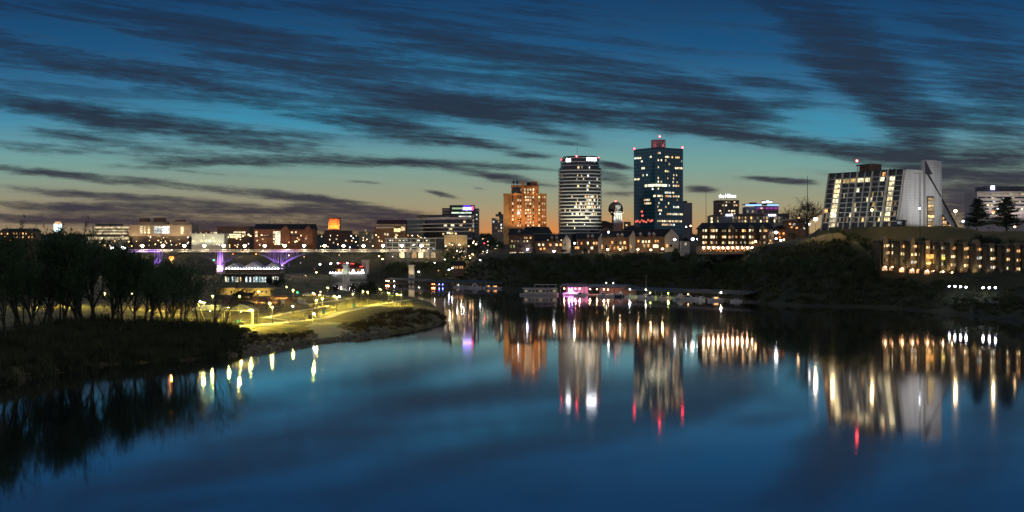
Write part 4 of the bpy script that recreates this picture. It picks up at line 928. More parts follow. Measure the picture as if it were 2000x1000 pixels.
MB().prism([(p.x, p.y) for p in big], z7(289), z7(287.6)).build('parapet', POLE, rt7)
MB().prism([(p.x, p.y) for p in big], -2, z7(456)).build('plinth', STEEL, rt7)
for O, u, nmul in ((uR * ch, uR, 9), (uL * s7, -uL, 9)):
    mb = MB(); L = s7 - ch; nn = Vector((u.y, -u.x, 0))
    for i in range(nmul + 1):
        p = O + u * (L * i / nmul) + nn * .12; mb.tube((p.x, p.y, -2), (p.x, p.y, z7(289)), .12, .12, 4)
    mb.build('mullion', mat('dark_teal_metal', (.015, .05, .065), .4, .2, .5), rt7)
rh = mat('pink_roof_house', (.42, .28, .27), .8, .15, .15)
mb = MB(); c0 = cc; hw = 13.9 * kz7; pr8 = [(c0.x + hw * math.copysign(abs(math.cos(t)) ** .5, math.cos(t)), c0.y + hw * math.copysign(abs(math.sin(t)) ** .5, math.sin(t))) for t in [2 * math.pi * (i + .5) / 12 for i in range(12)]]
mb.prism(pr8, z7(288), z7(269.5)); mb.build('roof_house', rh, rt7)
dd = 1 + (cc.y / D7)
tbeacon(rt7, c0.x + .6, c0.y - hw + .6, z7(266.5) + 1.4, .7, 2.5); tbeacon(rt7, (uL * s7).x + .3, (uL * s7).y, z7(291.5) + 2.4, .75, 2.5); tbeacon(rt7, (uR * s7).x - .3, (uR * s7).y - .2, z7(289) + 1.6, .75, 2.2)
for off in (-4, 4):
    p = Vector((c0.x + off * 1.2, c0.y - hw - 3.2, z7(287) + .4)); o = MB().box(-.4, .4, -.3, .3, -.3, .3).build('floodlight', POLE, rt7, loc=p)
    ld = bpy.data.lights.new('flood_lamp', 'SPOT'); ld.energy = 420; ld.color = (1, .3, .34); ld.spot_size = R(120); ld.spot_blend = .8; ld.shadow_soft_size = .4
    lo = bpy.data.objects.new('flood_lamp', ld); COL.objects.link(lo); lo.parent = o; lo.location = (0, .4, .3); d = Vector((0, 3.2, 4)); lo.rotation_euler = d.to_track_quat('-Z', 'Y').to_euler()
C6 = [(375, 208, 45), (455, 200, 12), (400, 232, 12), (408, 287, 22), (510, 192, 25), (572, 197, 35), (610, 197, 12), (650, 195, 35), (503, 222, 10), (526, 222, 10), (682, 222, 12), (587, 252, 10), (503, 276, 12), (660, 275, 60), (570, 303, 35), (432, 335, 10), (408, 335, 10),
      (622, 330, 10), (643, 330, 10), (370, 368, 35), (503, 358, 8), (503, 384, 10), (526, 384, 10), (617, 384, 10), (648, 384, 10), (455, 411, 72), (530, 410, 78), (588, 412, 10), (640, 410, 50), (467, 438, 10), (503, 436, 10), (575, 464, 45), (615, 464, 20), (478, 490, 16), (515, 490, 46), (580, 490, 45), (640, 490, 50),
      (432, 522, 40), (526, 520, 20), (648, 520, 8), (437, 547, 45), (508, 547, 10), (582, 547, 10), (500, 573, 10), (560, 573, 12), (640, 573, 45), (515, 600, 30), (516, 625, 12), (630, 625, 125), (525, 680, 60), (620, 680, 130), (580, 705, 100), (560, 222, 8), (620, 358, 8), (575, 358, 8)]
W_RED = glow('window_light_red', (1, .06, .05), 1.2, (1, .2, .12), .5)
for X_, Y_, w in C6:
    px, py = 1150 + X_ / 3.703, 250 + Y_ / 3.703; wpx = w / 3.703; z = z7(288) - round((z7(288) - z7(py)) / 3.07 - .5) * 3.07 - 1.5
    long_ = w > 60; n = max(1, round(wpx / 3.0))
    mm = glow('lit_floor', (1, .95, .62), 1.7, spread=0., tex=.5) if long_ and w < 100 else None
    for q in range(n):
        pq = px + (q - (n - 1) / 2) * wpx / n
        if pq > 1283: O, u, s_ = Vector((0, 0, 0)), uR, (pq - 1282) * kz7 / math.cos(a_) * 1.03
        else: O, u, s_ = uL * s7, -uL, s7 - (1282 - pq) * kz7 / math.sin(a_) * 1.03
        if s_ < .3 or s_ > s7 - .6: continue
        fwin(rt7, O, u, s_, z, (wpx / n * kz7 / (math.cos(a_) if pq > 1283 else math.sin(a_))) * (.98 if mm else .72), 1.5 if not mm else 2.0, mm or rw.choice((W_CREAM, W_CREAM, W_WARM, W_COOL)))
for X_, Y_ in [(360, 672), (372, 668), (385, 676), (398, 665), (410, 672), (425, 678), (438, 664), (452, 672), (462, 668), (402, 630), (398, 600)]:
    pq = 1150 + X_ / 3.703; s_ = s7 - (1282 - pq) * kz7 / math.sin(a_); fwin(rt7, uL * s7, -uL, max(.6, s_), z7(250 + Y_ / 3.703), 2.0, 1.6, W_RED)
# globe tower and white steeple
G0 = at(1202.5, 1180, zat(452, 1180)); k = 1180 / F; rg = thing('globe_tower', 'bronze glass globe on a tower, rising behind a white lit steeple', 'tower', G0); gz = lambda py: (452 - py) * k
GOLD = glassy('bronze_globe_glass', (.20, .13, .07), .12, .85, .8)
mb = MB(); mb.ball((0, 0, gz(408.5)), 14.6 * k, 20, 14); mb.build('globe', GOLD, rg)
mb = MB()
for q in range(10):
    t = q * math.pi / 5; mb.tube((9 * k * math.cos(t), 9 * k * math.sin(t), -14), (6 * k * math.cos(t), 6 * k * math.sin(t), gz(418)), .45, .45, 5)
mb.tube((0, 0, -14), (0, 0, gz(416)), 3.4 * k, 3.4 * k, 10); mb.build('lattice_shaft', STEEL, rg)
MB().tube((0, 0, gz(417)), (0, 0, gz(413)), 14.9 * k, 15.1 * k, 24).build('observation_deck', POLE, rg)
tbeacon(rg, 0, 0, gz(393), .6, 1.5)
for q in range(9):
    t = math.pi + .35 + q * (math.pi - .7) / 8; MB().ball((15.2 * k * math.cos(t), 15.2 * k * math.sin(t), gz(415 + (q % 2) * 2)), .55, 7, 5).build('deck_lamp', W_WARM if q % 2 else W_CREAM, rg)
S0 = at(1207, 1090, zat(452, 1090)); k = 1090 / F; rs = thing('church_steeple', 'white floodlit church steeple with pillared lantern in front of the globe', 'steeple', S0); sz_ = lambda py: (452 - py) * k
WS = mat('white_steeple_paint', (.8, .8, .74), .7, .08, .5)
def sq(h): return [(-h, -h), (h, -h), (h, h), (-h, h)]
MB().prism(sq(9 * k), -10, sz_(436)).build('brick_base', mat('pink_brick', (.45, .26, .19), .85, .2, .3), rs); MB().prism(sq(9.6 * k), sz_(436), sz_(434)).build('cornice', WS, rs)
MB().prism(sq(8 * k), sz_(434), sz_(418), sq(7.2 * k)).build('belfry', WS, rs); MB().prism(sq(8.2 * k), sz_(418), sz_(415.5)).build('cornice', WS, rs); MB().prism(sq(6.6 * k), sz_(415.5), sz_(412.5)).build('cornice', WS, rs)
mb = MB()
for q in range(8):
    t = q * math.pi / 4 + .39; mb.tube((4.2 * k * math.cos(t), 4.2 * k * math.sin(t), sz_(412.5)), (4.2 * k * math.cos(t), 4.2 * k * math.sin(t), sz_(401)), .4, .4, 6)
mb.tube((0, 0, sz_(412.5)), (0, 0, sz_(401)), 3.2 * k, 3.2 * k, 8); mb.build('lantern', WS, rs)
MB().tube((0, 0, sz_(401)), (0, 0, sz_(397)), 4.6 * k, 1.6 * k, 10).build('dome', mat('copper_dome', (.22, .30, .27), .6, .2, .4), rs)
for q in (-1, 0, 1): MB().box(q * 4.6 * k - .5, q * 4.6 * k + .5, -8.1 * k, -7.2 * k, sz_(430), sz_(421)).build('louvre', mat('grey_louvre', (.42, .43, .40), .7), rs)
for px_, pw_ in ((-7, 9000), (7, 9000)):
    o = MB().box(-.4, .4, -.3, .3, -.3, .3).build('floodlight', POLE, rs, loc=(px_, -12, sz_(440)))
    ld = bpy.data.lights.new('flood_lamp', 'SPOT'); ld.energy = pw_ * .9; ld.color = (1, .97, .82); ld.spot_size = R(80); ld.spot_blend = .8; ld.shadow_soft_size = .4
    lo = bpy.data.objects.new('flood_lamp', ld); COL.objects.link(lo); lo.parent = o; d = Vector((-px_ * .5, 9, 13)); lo.location = d.normalized() * .8; lo.rotation_euler = d.to_track_quat('-Z', 'Y').to_euler()
# lesser blocks
B = Bld('office_building', 'small grey stepped building left of the brick tower', 'building', 971, 465, 1190)
B.box('wall', 960.5, 983, 426, 465, mat('grey_stone', (.24, .22, .2), .85, .2, .2), 0, 18, drop=12); B.box('upper_block', 968, 983, 418, 426, STEEL, 2, 14); B.box('roof_plant', 973, 979, 413.5, 418, POLE, 5, 11)
B.win(968, 975, 423, 429, W_DIM, -.1); B.grid((964, 969, 974, 979), (433, 439, 445, 451), 2.6, 3, .55, mats=[W_DIM, W_DIM, W_COOL])
B = Bld('slab_block', 'plain grey concrete slab behind the blue glass tower', 'building', 1345, 455, 1300)
B.box('wall', 1336, 1352, 396, 455, mat('blue_grey_concrete', (.24, .23, .25), .85, .1, .1), 0, 14, drop=12); B.box('lift_core', 1336, 1343, 392, 396, STEEL, 3, 11)
B = Bld('low_block', 'low building with dark barrel roof right of the curved tower', 'building', 1180, 452, 1180)
B.box('wall', 1158, 1196, 437, 452, BROWN, 0, 16, drop=12); B.box('fascia', 1157, 1197, 435.5, 437, STEEL, -.5, 16.5); B.box('side_block', 1220, 1232, 433, 452, TAN, 0, 10, drop=10); B.win(1222, 1226, 438, 441, W_WARM, -.1)
B.hip('roof', 1160, 1194, 435.5, 431, DARKROOF, 1, 15)
B = Bld('church_roof_building', 'dark pyramid-roofed building below the steeple', 'building', 1238, 456, 1060)
B.box('wall', 1218, 1256, 449, 458, BROWN, 0, 14, drop=8); B.hip('roof', 1216, 1258, 449, 439.5, mat('dark_blue_roof', (.009, .012, .017), .7, .3, .4), 0, 14, .45)
B = Bld('gabled_house', 'tan gabled house roof between the curved tower and the town houses', 'house', 1184, 458, 1000)
B.box('wall', 1172, 1200, 451, 462, TAN, 0, 10, drop=8); B.gable('roof', 1172, 1200, 451, 444.5, mat('tan_roof', (.30, .21, .13), .85, .2, .4), 0, 10, 'y', .6)
B = Bld('college_building', 'broad building with dark green hipped roofs in front of the brick tower', 'building', 1036, 462, 960)
B.box('wall', 994, 1080, 456, 466, BROWN, 0, 18, drop=8); GR = mat('dark_green_roof', (.008, .016, .015), .7, .3, .3)
B.hip('roof', 1020, 1078, 456, 443, GR, 0, 18, .12); B.hip('roof', 993, 1022, 457, 446, GR, -2, 14, .1); B.gable('dormer', 1030, 1052, 450, 440.5, GR, 4, 16, 'y', .2)
for c in range(998, 1022, 5): B.win(c - 1.2, c + 1.2, 452.5, 455.8, W_DIM, -2.6)
B.box('parapet', 1000, 1079, 456, 457.3, TAN, -1, 0)
# hotel blocks right of the glass tower
BRN2 = mat('mauve_brick', (.20, .135, .12), .85, .2, .3)
B = Bld('hotel_block', 'square brick hotel tower carrying a large white lit sign on its roof', 'hotel', 1421, 440, 1250)
B.box('wall', 1399.5, 1443.5, 392, 440, BRN2, 0, 20, drop=14); B.box('parapet', 1399, 1444, 391, 393, BROWN, -.4, 20.4); B.box('floor_band', 1399.3, 1443.7, 396.7, 398, TAN, -.3, 0); B.box('lift_strip', 1413.5, 1415, 393, 440, LIGHTC, -.5, 0)
B.grid((1404, 1409, 1419, 1424, 1429, 1434, 1439), (394.8, 401, 406.5, 412, 417), 2.2, 2.4, .12, y=0); 
for c, r in ((1434.5, 394.6), (1434.5, 401), (1418, 401.2), (1434.5, 411.8), (1434.5, 416.8), (1406.5, 412), (1411.8, 401), (1430, 411.8), (1424, 411.8)): B.win(c - 1.6, c + 1.6, r - 1.3, r + 1.3, W_CREAM, -.25)
mb = MB(); 
for c in (1408, 1421, 1435): mb.tube((B.x(c), 3, B.z(391)), (B.x(c), 3, B.z(385)), .15, .15, 4)
mb.box(B.x(1404), B.x(1440), 3, 3.3, B.z(387), B.z(386.6)); mb.build('sign_frame', POLE, B.root)
SIGNL = glow('white_letter_light', (.92, .95, 1), 3., spread=0.)
B.sign('the', 1410.3, 383, 8.5, SIGNL, 2.6, 11); B.sign('Hilton', 1428, 382.6, 8.5, SIGNL, 2.6, 20.5)
B = Bld('hotel_block', 'wide pale hotel with glowing blue roof edge and purple lights', 'hotel', 1488, 440, 1260)
PALEL = mat('pale_lilac_panel', (.42, .38, .44), .8, .12, .15)
B.box('wall', 1457, 1479, 404, 440, PALEL, 0, 20, drop=14); B.box('wall', 1479, 1521, 402, 440, mat('red_grey_panel', (.33, .19, .18), .8, .15, .2), 1, 20, drop=14)
BLUEL = glow('blue_roof_light', (.16, .32, 1), 3.4, spread=0.); PURL = glow('purple_window_light', (.30, .03, .30), 1.0, spread=.3)
B.box('lit_roof_edge', 1456, 1487.5, 399.3, 401.8, BLUEL, -.6, .2); B.box('lit_roof_edge', 1498.5, 1521, 399.3, 401.6, BLUEL, -.6, .2); B.box('roof_slab', 1456, 1521.5, 398, 399.3, POLE, 0, 20)
B.box('roof_plant', 1468, 1480, 395, 398, glassy('blue_lit_plant', (.02, .04, .25), .5), 6, 14); B.box('sign_panel', 1488, 1509.5, 391.5, 398, glassy('purple_sign_board', (.05, .02, .08), .5), 2.2, 3)
B.sign('on', 1492.3, 394.5, 5.6, SIGNL, 1.9, 7); B.sign('Hilton', 1503, 394.2, 5.6, SIGNL, 1.9, 11.5)
for a0, a1 in ((1479, 1492), (1496, 1502), (1504, 1510), (1512.5, 1519)): B.win(a0, a1, 405.3, 408.2, PURL, .9)
for a0 in (1479, 1491, 1503, 1512): B.win(a0, a0 + 9, 412.3, 415, GLASS, .9)
B.win(1486, 1490, 405.6, 407.8, W_CREAM, .75); B.win(1489.5, 1491.5, 412.5, 414.5, W_CREAM, .75); B.box('floor_band', 1477, 1521.5, 416, 417.2, LIGHTC, .2, 1)
for c in (1460, 1470): B.win(c - 1.5, c + 1.5, 411, 415, W_DIM, -.1)
B = Bld('hotel_wing', 'long low cream block with two small glowing roof signs', 'hotel', 1460, 446, 1180)
CRM = mat('cream_panel', (.40, .36, .27), .85, .15, .15)
B.box('wall', 1392, 1528, 421, 446, CRM, 0, 22, drop=14); B.box('end_block', 1388, 1393, 421, 446, TAN, 1, 20, drop=14); B.box('parapet', 1392, 1528, 419.6, 421.2, STEEL, -.5, 22.5); B.box('dark_wing', 1528, 1542, 416.5, 446, STEEL, 1, 20, drop=14); B.box('roof_plant', 1448, 1526, 417, 419.6, BROWN, 5, 18)
for c in range(1396, 1526, 6):
    for r in (425.5, 432): B.win(c - 1.1, c + 1.1, r - 1.9, r + 1.9, rw.choice((GLASS, GLASS, W_DIM, W_DIM, W_CREAM, W_WARM)), -.1)
B.box('grey_bay', 1406, 1430, 423.2, 440, mat('grey_panel', (.24, .25, .26), .7, .1, .2), -1.2, 0); B.box('grey_bay', 1503, 1511, 423.2, 440, STEEL, -1.2, 0)
B.box('lit_sign', 1417.5, 1430.5, 418.6, 421.4, glow('lilac_sign', (.66, .70, 1), 8, spread=0.), -1.6, -1.25); B.box('lit_sign', 1500.5, 1514.5, 418.8, 421.6, glow('lilac_sign', (.66, .70, 1), 8, spread=0.), -1.6, -1.25)
B.win(1466, 1468.5, 423.5, 428, W_ORANGE, -.35); B.win(1511, 1514, 429, 434, W_CREAM, -.35); B.win(1388.5, 1391.8, 424.5, 429, W_CREAM, .8); B.win(1388.5, 1391.8, 431, 436, W_CREAM, .8)
B = Bld('restaurant', 'orange lit low building between the round bare tree and the cream block', 'building', 1557, 450, 900)
B.box('wall', 1537, 1580, 431, 450, mat('orange_brown_wall', (.34, .18, .09), .85, .2, .3), 0, 12, drop=10); B.box('roof_slab', 1535, 1582, 427.5, 431, LIGHTC, -1.5, 13); B.box('fascia', 1535, 1582, 429, 430, mat('orange_fascia', (.5, .24, .1), .8), -1.7, -1.5)
for c, r in ((1543, 437), (1551, 438), (1575, 436), (1546, 444), (1556, 445), (1570, 446)): B.win(c - 2, c + 2, r - 1.6, r + 1.6, rw.choice((W_WARM, W_ORANGE, W_COOL)), -.1)
B = Bld('hospital', 'large pale banded hospital block with lit blue roof emblem at the right edge', 'hospital', 1960, 420, 1100)
HW = mat('pale_hospital_panel', (.50, .45, .43), .8, .1, .1)
B.box('wall', 1908, 2060, 374, 430, HW, 0, 30, drop=16); B.box('roof_house', 1926, 2060, 363.5, 374, mat('dark_panel', (.12, .12, .13), .7, .2, .2), 4, 26)
for r in range(5): B.box('window_band', 1910 if r else 1912, 2050, 377.8 + r * 7.2, 380.3 + r * 7.2, GLASS if r != 0 else W_DIM, -.25, .1)
for r in range(5):
    for q in range(7):
        c = rw.uniform(1912, 1998); B.win(c - 2.2, c + 2.2, 378 + r * 7.2, 380.2 + r * 7.2, rw.choice((W_DIM, W_CREAM, W_COOL, W_DIM)), -.35)
B.box('lit_emblem', 1938.5, 1945.5, 362.5, 370, glow('lit_blue_emblem', (.42, .45, 1), 9, spread=0.), 3.4, 3.9)
for px in (1925, 1960, 1990): B.spot((B.x(px), -16, B.z(425)), (B.x(px), 0, B.z(395)), 9000, (1, .88, .80), 110)
# masts
for px, t, b_, D, lab in ((1379, 372, 452, 1000, 'thin tall radio mast right of the blue glass tower'), (1577, 343, 452, 760, 'thin tall mast rising out of the round bare tree')):
    z0 = ground(px, D); o = thing('radio_mast', lab, 'mast', at(px, D, z0)); mb = MB(); h = zat(t, D) - z0; mb.tube((0, 0, -.5), (0, 0, h), .28, .12, 5)
    mb.build('pole', POLE, o); mb = MB(); mb.box(-.6, .6, -.05, .05, h * .8, h * .8 + .1); mb.box(-.4, .4, -.05, .05, h * .9, h * .9 + .1); mb.build('crossbar', POLE, o)

# ---------------------------------------------------------------- slanted hotel on the knoll
H0 = at(1753, 640, 37.2); rh_ = thing('slanted_hotel', 'wedge-shaped hotel with sloping glass front of white fins and a blank white end wall', 'hotel', H0, R(35))
Ht, L7, IN, RG, BK_ = 28.3, 49., 5.9, 18.9, 47.4
WWALL, nt, b = nodes_of('white_plaster_panels'); MATS['white_plaster_panels'] = WWALL          # large cast panels with joints and streaks
tcn = nt.nodes.new('ShaderNodeTexCoord'); sx = nt.nodes.new('ShaderNodeSeparateXYZ'); nt.links.new(tcn.outputs['Object'], sx.inputs[0])
cx_ = nt.nodes.new('ShaderNodeCombineXYZ'); nt.links.new(sx.outputs[0], cx_.inputs[0]); nt.links.new(sx.outputs[2], cx_.inputs[1])
bk = nt.nodes.new('ShaderNodeTexBrick'); bk.inputs['Scale'].default_value = .19; bk.inputs['Mortar Size'].default_value = .012; bk.offset = 0; nt.links.new(cx_.outputs[0], bk.inputs['Vector'])
bk.inputs['Color1'].default_value = (.60, .61, .62, 1); bk.inputs['Color2'].default_value = (.66, .66, .66, 1); bk.inputs['Mortar'].default_value = (.47, .47, .47, 1)
mp = nt.nodes.new('ShaderNodeMapping'); mp.inputs[3].default_value = (.5, .5, .06); nt.links.new(tcn.outputs['Object'], mp.inputs[0])
no = nt.nodes.new('ShaderNodeTexNoise'); no.inputs['Scale'].default_value = 1.; no.inputs['Detail'].default_value = 7; nt.links.new(mp.outputs[0], no.inputs['Vector'])
mr = nt.nodes.new('ShaderNodeMapRange'); nt.links.new(no.outputs['Fac'], mr.inputs[0]); mr.inputs[1].default_value = .35; mr.inputs[2].default_value = .7; mr.inputs[3].default_value = 1.; mr.inputs[4].default_value = .72
mx = nt.nodes.new('ShaderNodeMix'); mx.data_type = 'RGBA'; mx.blend_type = 'MULTIPLY'; mx.inputs[0].default_value = 1; nt.links.new(bk.outputs['Color'], mx.inputs[6]); nt.links.new(mr.outputs[0], mx.inputs[7])
nt.links.new(mx.outputs[2], b.inputs['Base Color']); b.inputs['Roughness'].default_value = .8
cs = [(0, 0), (IN, Ht), (RG, Ht), (BK_, 0)]
MB().add([(x, .6, z) for x, z in cs] + [(x, L7, z) for x, z in cs], [(0, 3, 2, 1), (4, 5, 6, 7), (0, 1, 5, 4), (1, 2, 6, 5), (2, 3, 7, 6), (3, 0, 4, 7)]).build('glass_body', GLASS, rh_)
MB().box(-.5, BK_, 1, L7, -10, -.01).build('base_storey', POLE, rh_)
ew = [(2.5, 3.0), (7.5, 3.0), (7.5, 0), (BK_, 0), (RG, Ht + .5), (IN - .2, Ht + .5), (-.1 + IN * 3 / Ht, 3.0)]
ew = [(-.2 + IN * 3.4 / Ht, 3.4), (6.5, 3.4), (6.5, -6), (BK_, -6), (BK_, 0), (RG, Ht + .5), (IN - .2, Ht + .5)]
n = len(ew); MB().add([(x, -.6, z) for x, z in ew] + [(x, .6, z) for x, z in ew], [tuple(range(n)), tuple(range(2 * n - 1, n - 1, -1))] + [(i, n + i, n + (i + 1) % n, (i + 1) % n) for i in range(n)]).build('end_wall', WWALL, rh_)
def cell(mb, s0, s1, h0, h1, out, deep=.3):
    ph = math.atan(IN / Ht); nx, nz = -math.cos(ph), math.sin(ph); P_ = []
    for o_ in (out, out - deep):
        for (s_, h_) in ((s0, h0), (s1, h0), (s1, h1), (s0, h1)): P_.append((IN * h_ / Ht + nx * o_, s_, h_ + nz * o_))
    return mb.add(P_, [(3, 2, 1, 0), (4, 5, 6, 7), (0, 1, 5, 4), (1, 2, 6, 5), (2, 3, 7, 6), (3, 0, 4, 7)])
FINW = mat('white_fin', (.50, .50, .46), .7, .1, .3)
for i in range(11):
    s_ = L7 * (1 - i / 10); bold = i % 2 == 0; w = .42 if bold else .2
    cell(MB(), max(0, s_ - w), min(L7, s_ + w) if i else L7, -1.5 if i < 9 else 3.4, Ht + .3, 1.1 if bold else .7, 1.2).build('fin', FINW, rh_)
NR = 11; fh = Ht / NR
LEDGE = mat('grey_balcony_ledge', (.42, .42, .41), .7, .15, .4)
for r in range(1, NR):
    cell(MB(), 0, L7, r * fh - .16, r * fh + .16, .75, .9).build('ledge', LEDGE, rh_)
cell(MB(), -.3, L7 + .3, Ht - .1, Ht + .7, .6, 1.2).build('parapet', POLE, rh_)
HW1 = glow('hotel_room_light', (1, .78, .36), 1.5, (1, .9, .6), .4, .6); HW2 = glow('hotel_room_amber', (1, .60, .15), .9, (1, .72, .3), .5, .6)
def hbay(i0, i1, r, m): cell(MB(), L7 * (1 - i1 / 10) + .0, L7 * (1 - i0 / 10), r * fh + .3, (r + 1) * fh - .3, .12, .2).build('room_window', m, rh_)
for r in range(0, 10): hbay(1.02, 1.72, r, HW1 if r > 1 else W_CREAM)
for r in range(1, 10): hbay(8.22, 8.9, r, HW1 if r != 6 else W_CREAM)
for i in (2.08, 2.5, 2.72, 3.08, 3.32, 3.6, 4.1, 4.4, 4.7, 5.1, 5.4, 5.75): hbay(i, i + .24, 9, HW2 if i < 3.9 else HW1)
hbay(3.75, 3.92, 7, HW1); hbay(4.08, 4.4, 7, HW1); hbay(7.05, 7.5, 9, HW1); hbay(7.2, 7.6, 10, W_ORANGE); hbay(2.1, 2.9, 9.0, W_DIM)
for i in range(46):
    a0 = rw.uniform(.1, 9.6); hbay(a0, a0 + rw.uniform(.12, .3), rw.choice((0, 0, 1, 1, 2, 2, 3, 4, 5, 6)), rw.choice((W_DIM, W_DIM, HW2, HW1, W_DIM)))
cell(MB(), L7 * .955, L7 * .99, 3 * fh + .4, 4 * fh - .6, .2).build('room_window', W_ORANGE, rh_)
# stair tower against the end wall, with the dark wedge of glass beside it
MB().box(19.3, 32.3, -2.2, .55, -6, Ht + 5.6).build('stair_tower', WWALL, rh_)
MB().add([(19.0, -2.5, Ht + 5.2), (24.5, -2.5, Ht - 1.5), (19.0, -2.5, Ht - 1.5), (19.0, -2.2, Ht + 5.2), (24.5, -2.2, Ht - 1.5), (19.0, -2.2, Ht - 1.5)], [(0, 2, 1), (0, 1, 4, 3), (1, 2, 5, 4), (2, 0, 3, 5)]).build('dark_glass_wedge', GLASS, rh_)
p0, p1 = Vector((20.5, -2.6, Ht - 1.5)), Vector((BK_, -.9, -.2)); mb = MB(); mb.tube(p0, p1, .55, .4, 4); mb.build('roof_edge_shadow', POLE, rh_)  # dark bar drawn as the shadow along the sloping roof edge
MB().box(20.0, 25.6, -2.7, -2.25, -2, 15.5).build('stair_glazing', mat('brown_glazing', (.10, .07, .045), .4, .2, .5), rh_)
for q in range(9): MB().box(20.4, 25.2, -2.82, -2.7, -.6 + q * 1.75, .75 + q * 1.75).build('stair_window', W_DIM if q % 3 else HW2, rh_)
MB().add([(33, -.75, -1), (44.5, -.75, -1), (33, -.75, 8.2), (33, -.6, -1), (44.5, -.6, -1), (33, -.6, 8.2)], [(0, 1, 2), (0, 3, 4, 1), (1, 4, 5, 2), (2, 5, 3, 0)]).build('lobby_glazing', GLASS, rh_)
for a0, q in ((33.6, 0), (35.2, 0), (36.8, 0), (38.6, 0), (40.3, 0), (33.6, 1), (35.2, 1), (36.8, 1), (33.6, 2), (35.0, 2)): MB().box(a0, a0 + 1.1, -.9, -.78, q * 2. - .2, q * 2. + 1.2).build('lobby_window', W_DIM if (a0 * 10) % 3 < 1 else W_WARM, rh_)
MB().box(7.2, 15, 22, 30, Ht, Ht + 4.6).build('lift_house', BROWN, rh_)
MB().box(5.8, 7.2, 23, 31, Ht + 3.8, Ht + 4.4).build('roof_frame', POLE, rh_)
for yy in (24, 27, 30.6): MB().tube((6.5, yy, Ht), (6.5, yy, Ht + 4), .15, .15, 4).build('roof_post', POLE, rh_)
tbeacon(rh_, 6.5, 31, Ht + 6.6, .6, 2.4)
for yy in (9, 11.5): MB().ball((9, yy, Ht + 1), .6, 7, 5).build('roof_vent', POLE, rh_)
def hspot(loc, aim, power, color, size):
    l = Vector(loc); o = MB().box(-.4, .4, -.3, .3, -.3, .3).build('floodlight', POLE, rh_, loc=l)
    MB().tube((0, 0, -3), (0, 0, -.3), .07, .07, 5).build('floodlight_post', POLE, o)
    ld = bpy.data.lights.new('flood_lamp', 'SPOT'); ld.energy = power; ld.color = color; ld.spot_size = R(size); ld.spot_blend = .9; ld.shadow_soft_size = .5
    lo = bpy.data.objects.new('flood_lamp', ld); COL.objects.link(lo); lo.parent = o; d = Vector(aim) - l; lo.location = d.normalized() * .8; lo.rotation_euler = d.to_track_quat('-Z', 'Y').to_euler()
for x_ in (4, 20, 36): hspot((x_, -38, -1), (x_ * .6 + 8, 0, 15), 17000, (.97, .97, .95), 62)
for y_ in (6, 20, 34, 46): hspot((-16, y_, 0), (2, y_, 14), 2400, (.96, 1, .86), 100)

# ---------------------------------------------------------------- town houses on the bluff
def townhouse(name, label, px0, px1, eave, ridge, base, D, dormers=(), win=(), lamps=(), gable_right=0, wallm=None, gm=None, arch=()):
    B = Bld(name, label, 'house', (px0 + px1) / 2, base, D); W_ = wallm or BROWN
    B.box('wall', px0, px1, eave, base, W_, 0, 13, drop=6); B.gable('roof', px0, px1, eave, ridge, DARKROOF, 0, 13)
    for c, hw, t, bt in dormers:
        B.box('dormer', c - hw, c + hw, (t + eave) / 2 + .5, bt, W_, -.9, 5); B.gable('dormer_roof', c - hw - .4, c + hw + .4, (t + eave) / 2 + .5, t, gm or LIGHTC, -1.1, 5.6, 'y', .1)
    if gable_right:
        a0, a1 = px1 - gable_right, px1 + gable_right * .35
        B.box('gable_wall', a0, a1, eave, base, TANG, -1.6, 12, drop=6); B.gable('gable', a0, a1, eave, ridge - .5, TANG, -1.6, 12, 'y', .15)
        B.gable('gable_roof', a0 - .8, a1 + .8, eave - .6, ridge - 1.2, DARKROOF, -1.2, 12.3, 'y', .1)
    for (c, r, w, h, m_) in win: B.win(c - w / 2, c + w / 2, r - h / 2, r + h / 2, m_, -1.7 if gable_right and c > px1 - gable_right else -.12)
    for c, r, m_ in lamps: B.beacon(c, r, -2.2, .5, m_, 'porch_lamp')
    return B
TANG = mat('pale_gable_siding', (.55, .49, .40), .85, .15, .3)
def wrow(cs, r, w=2.6, h=3.4, mats=(W_WARM, W_CREAM, W_ORANGE), p=.85): return [(c, r, w, h, rw.choice(mats) if rw.random() < p else GLASS) for c in cs]
townhouse('town_house', 'dark town house block with greenish windows, leftmost on the bluff', 996, 1040, 457, 449, 498, 858, [(1014, 3, 448, 456)],
          wrow((1025, 1029, 1036), 464.5, 2.5, 3) + wrow((1000, 1006, 1012, 1024, 1030), 471, 2, 3, (W_DIM, W_DIM, W_CREAM)) + wrow((998, 1004, 1010, 1016), 481, 2.2, 5, (glow('window_light_green', (.62, .72, .30), .6, (.8, .7, .3), .5, .8),)) + wrow((997, 1001, 1006, 1016, 1021, 1035), 494.5, 3, 4, (W_CREAM, W_WARM)), [(1030, 487, L_COOLBLUE)])
townhouse('town_house', 'town house with pale gable end and twin dormers, second from left on the bluff', 1046, 1110, 470, 458, 500, 856, [(1078, 2.8, 460, 470), (1087.5, 2.8, 460, 470)],
          wrow((1053, 1061, 1075, 1087, 1095), 478, 3.6, 4.2) + wrow((1056, 1063), 486, 3.5, 3.5, (W_ORANGE,)) + wrow((1100, 1104), 478, 1.8, 3, (W_DIM,)), [(1070, 469, W_CREAM), (1096, 469, W_CREAM)], 11)
townhouse('town_house', 'dark-roofed town house with lit ground floor, third from the left on the bluff', 1128, 1178, 467, 455, 498, 850, [(1149, 2.8, 457, 467), (1157, 2.8, 457, 467)],
          wrow((1136, 1148, 1153, 1160, 1165), 475, 3, 5) + wrow((1125, 1129), 484, 4, 4.5, (W_WARM,)) + wrow((1156, 1162), 484.5, 4, 4, (W_COOL, W_CREAM)) + wrow((1138, 1150), 492, 2.5, 6, (W_DIM,)), [], 10)
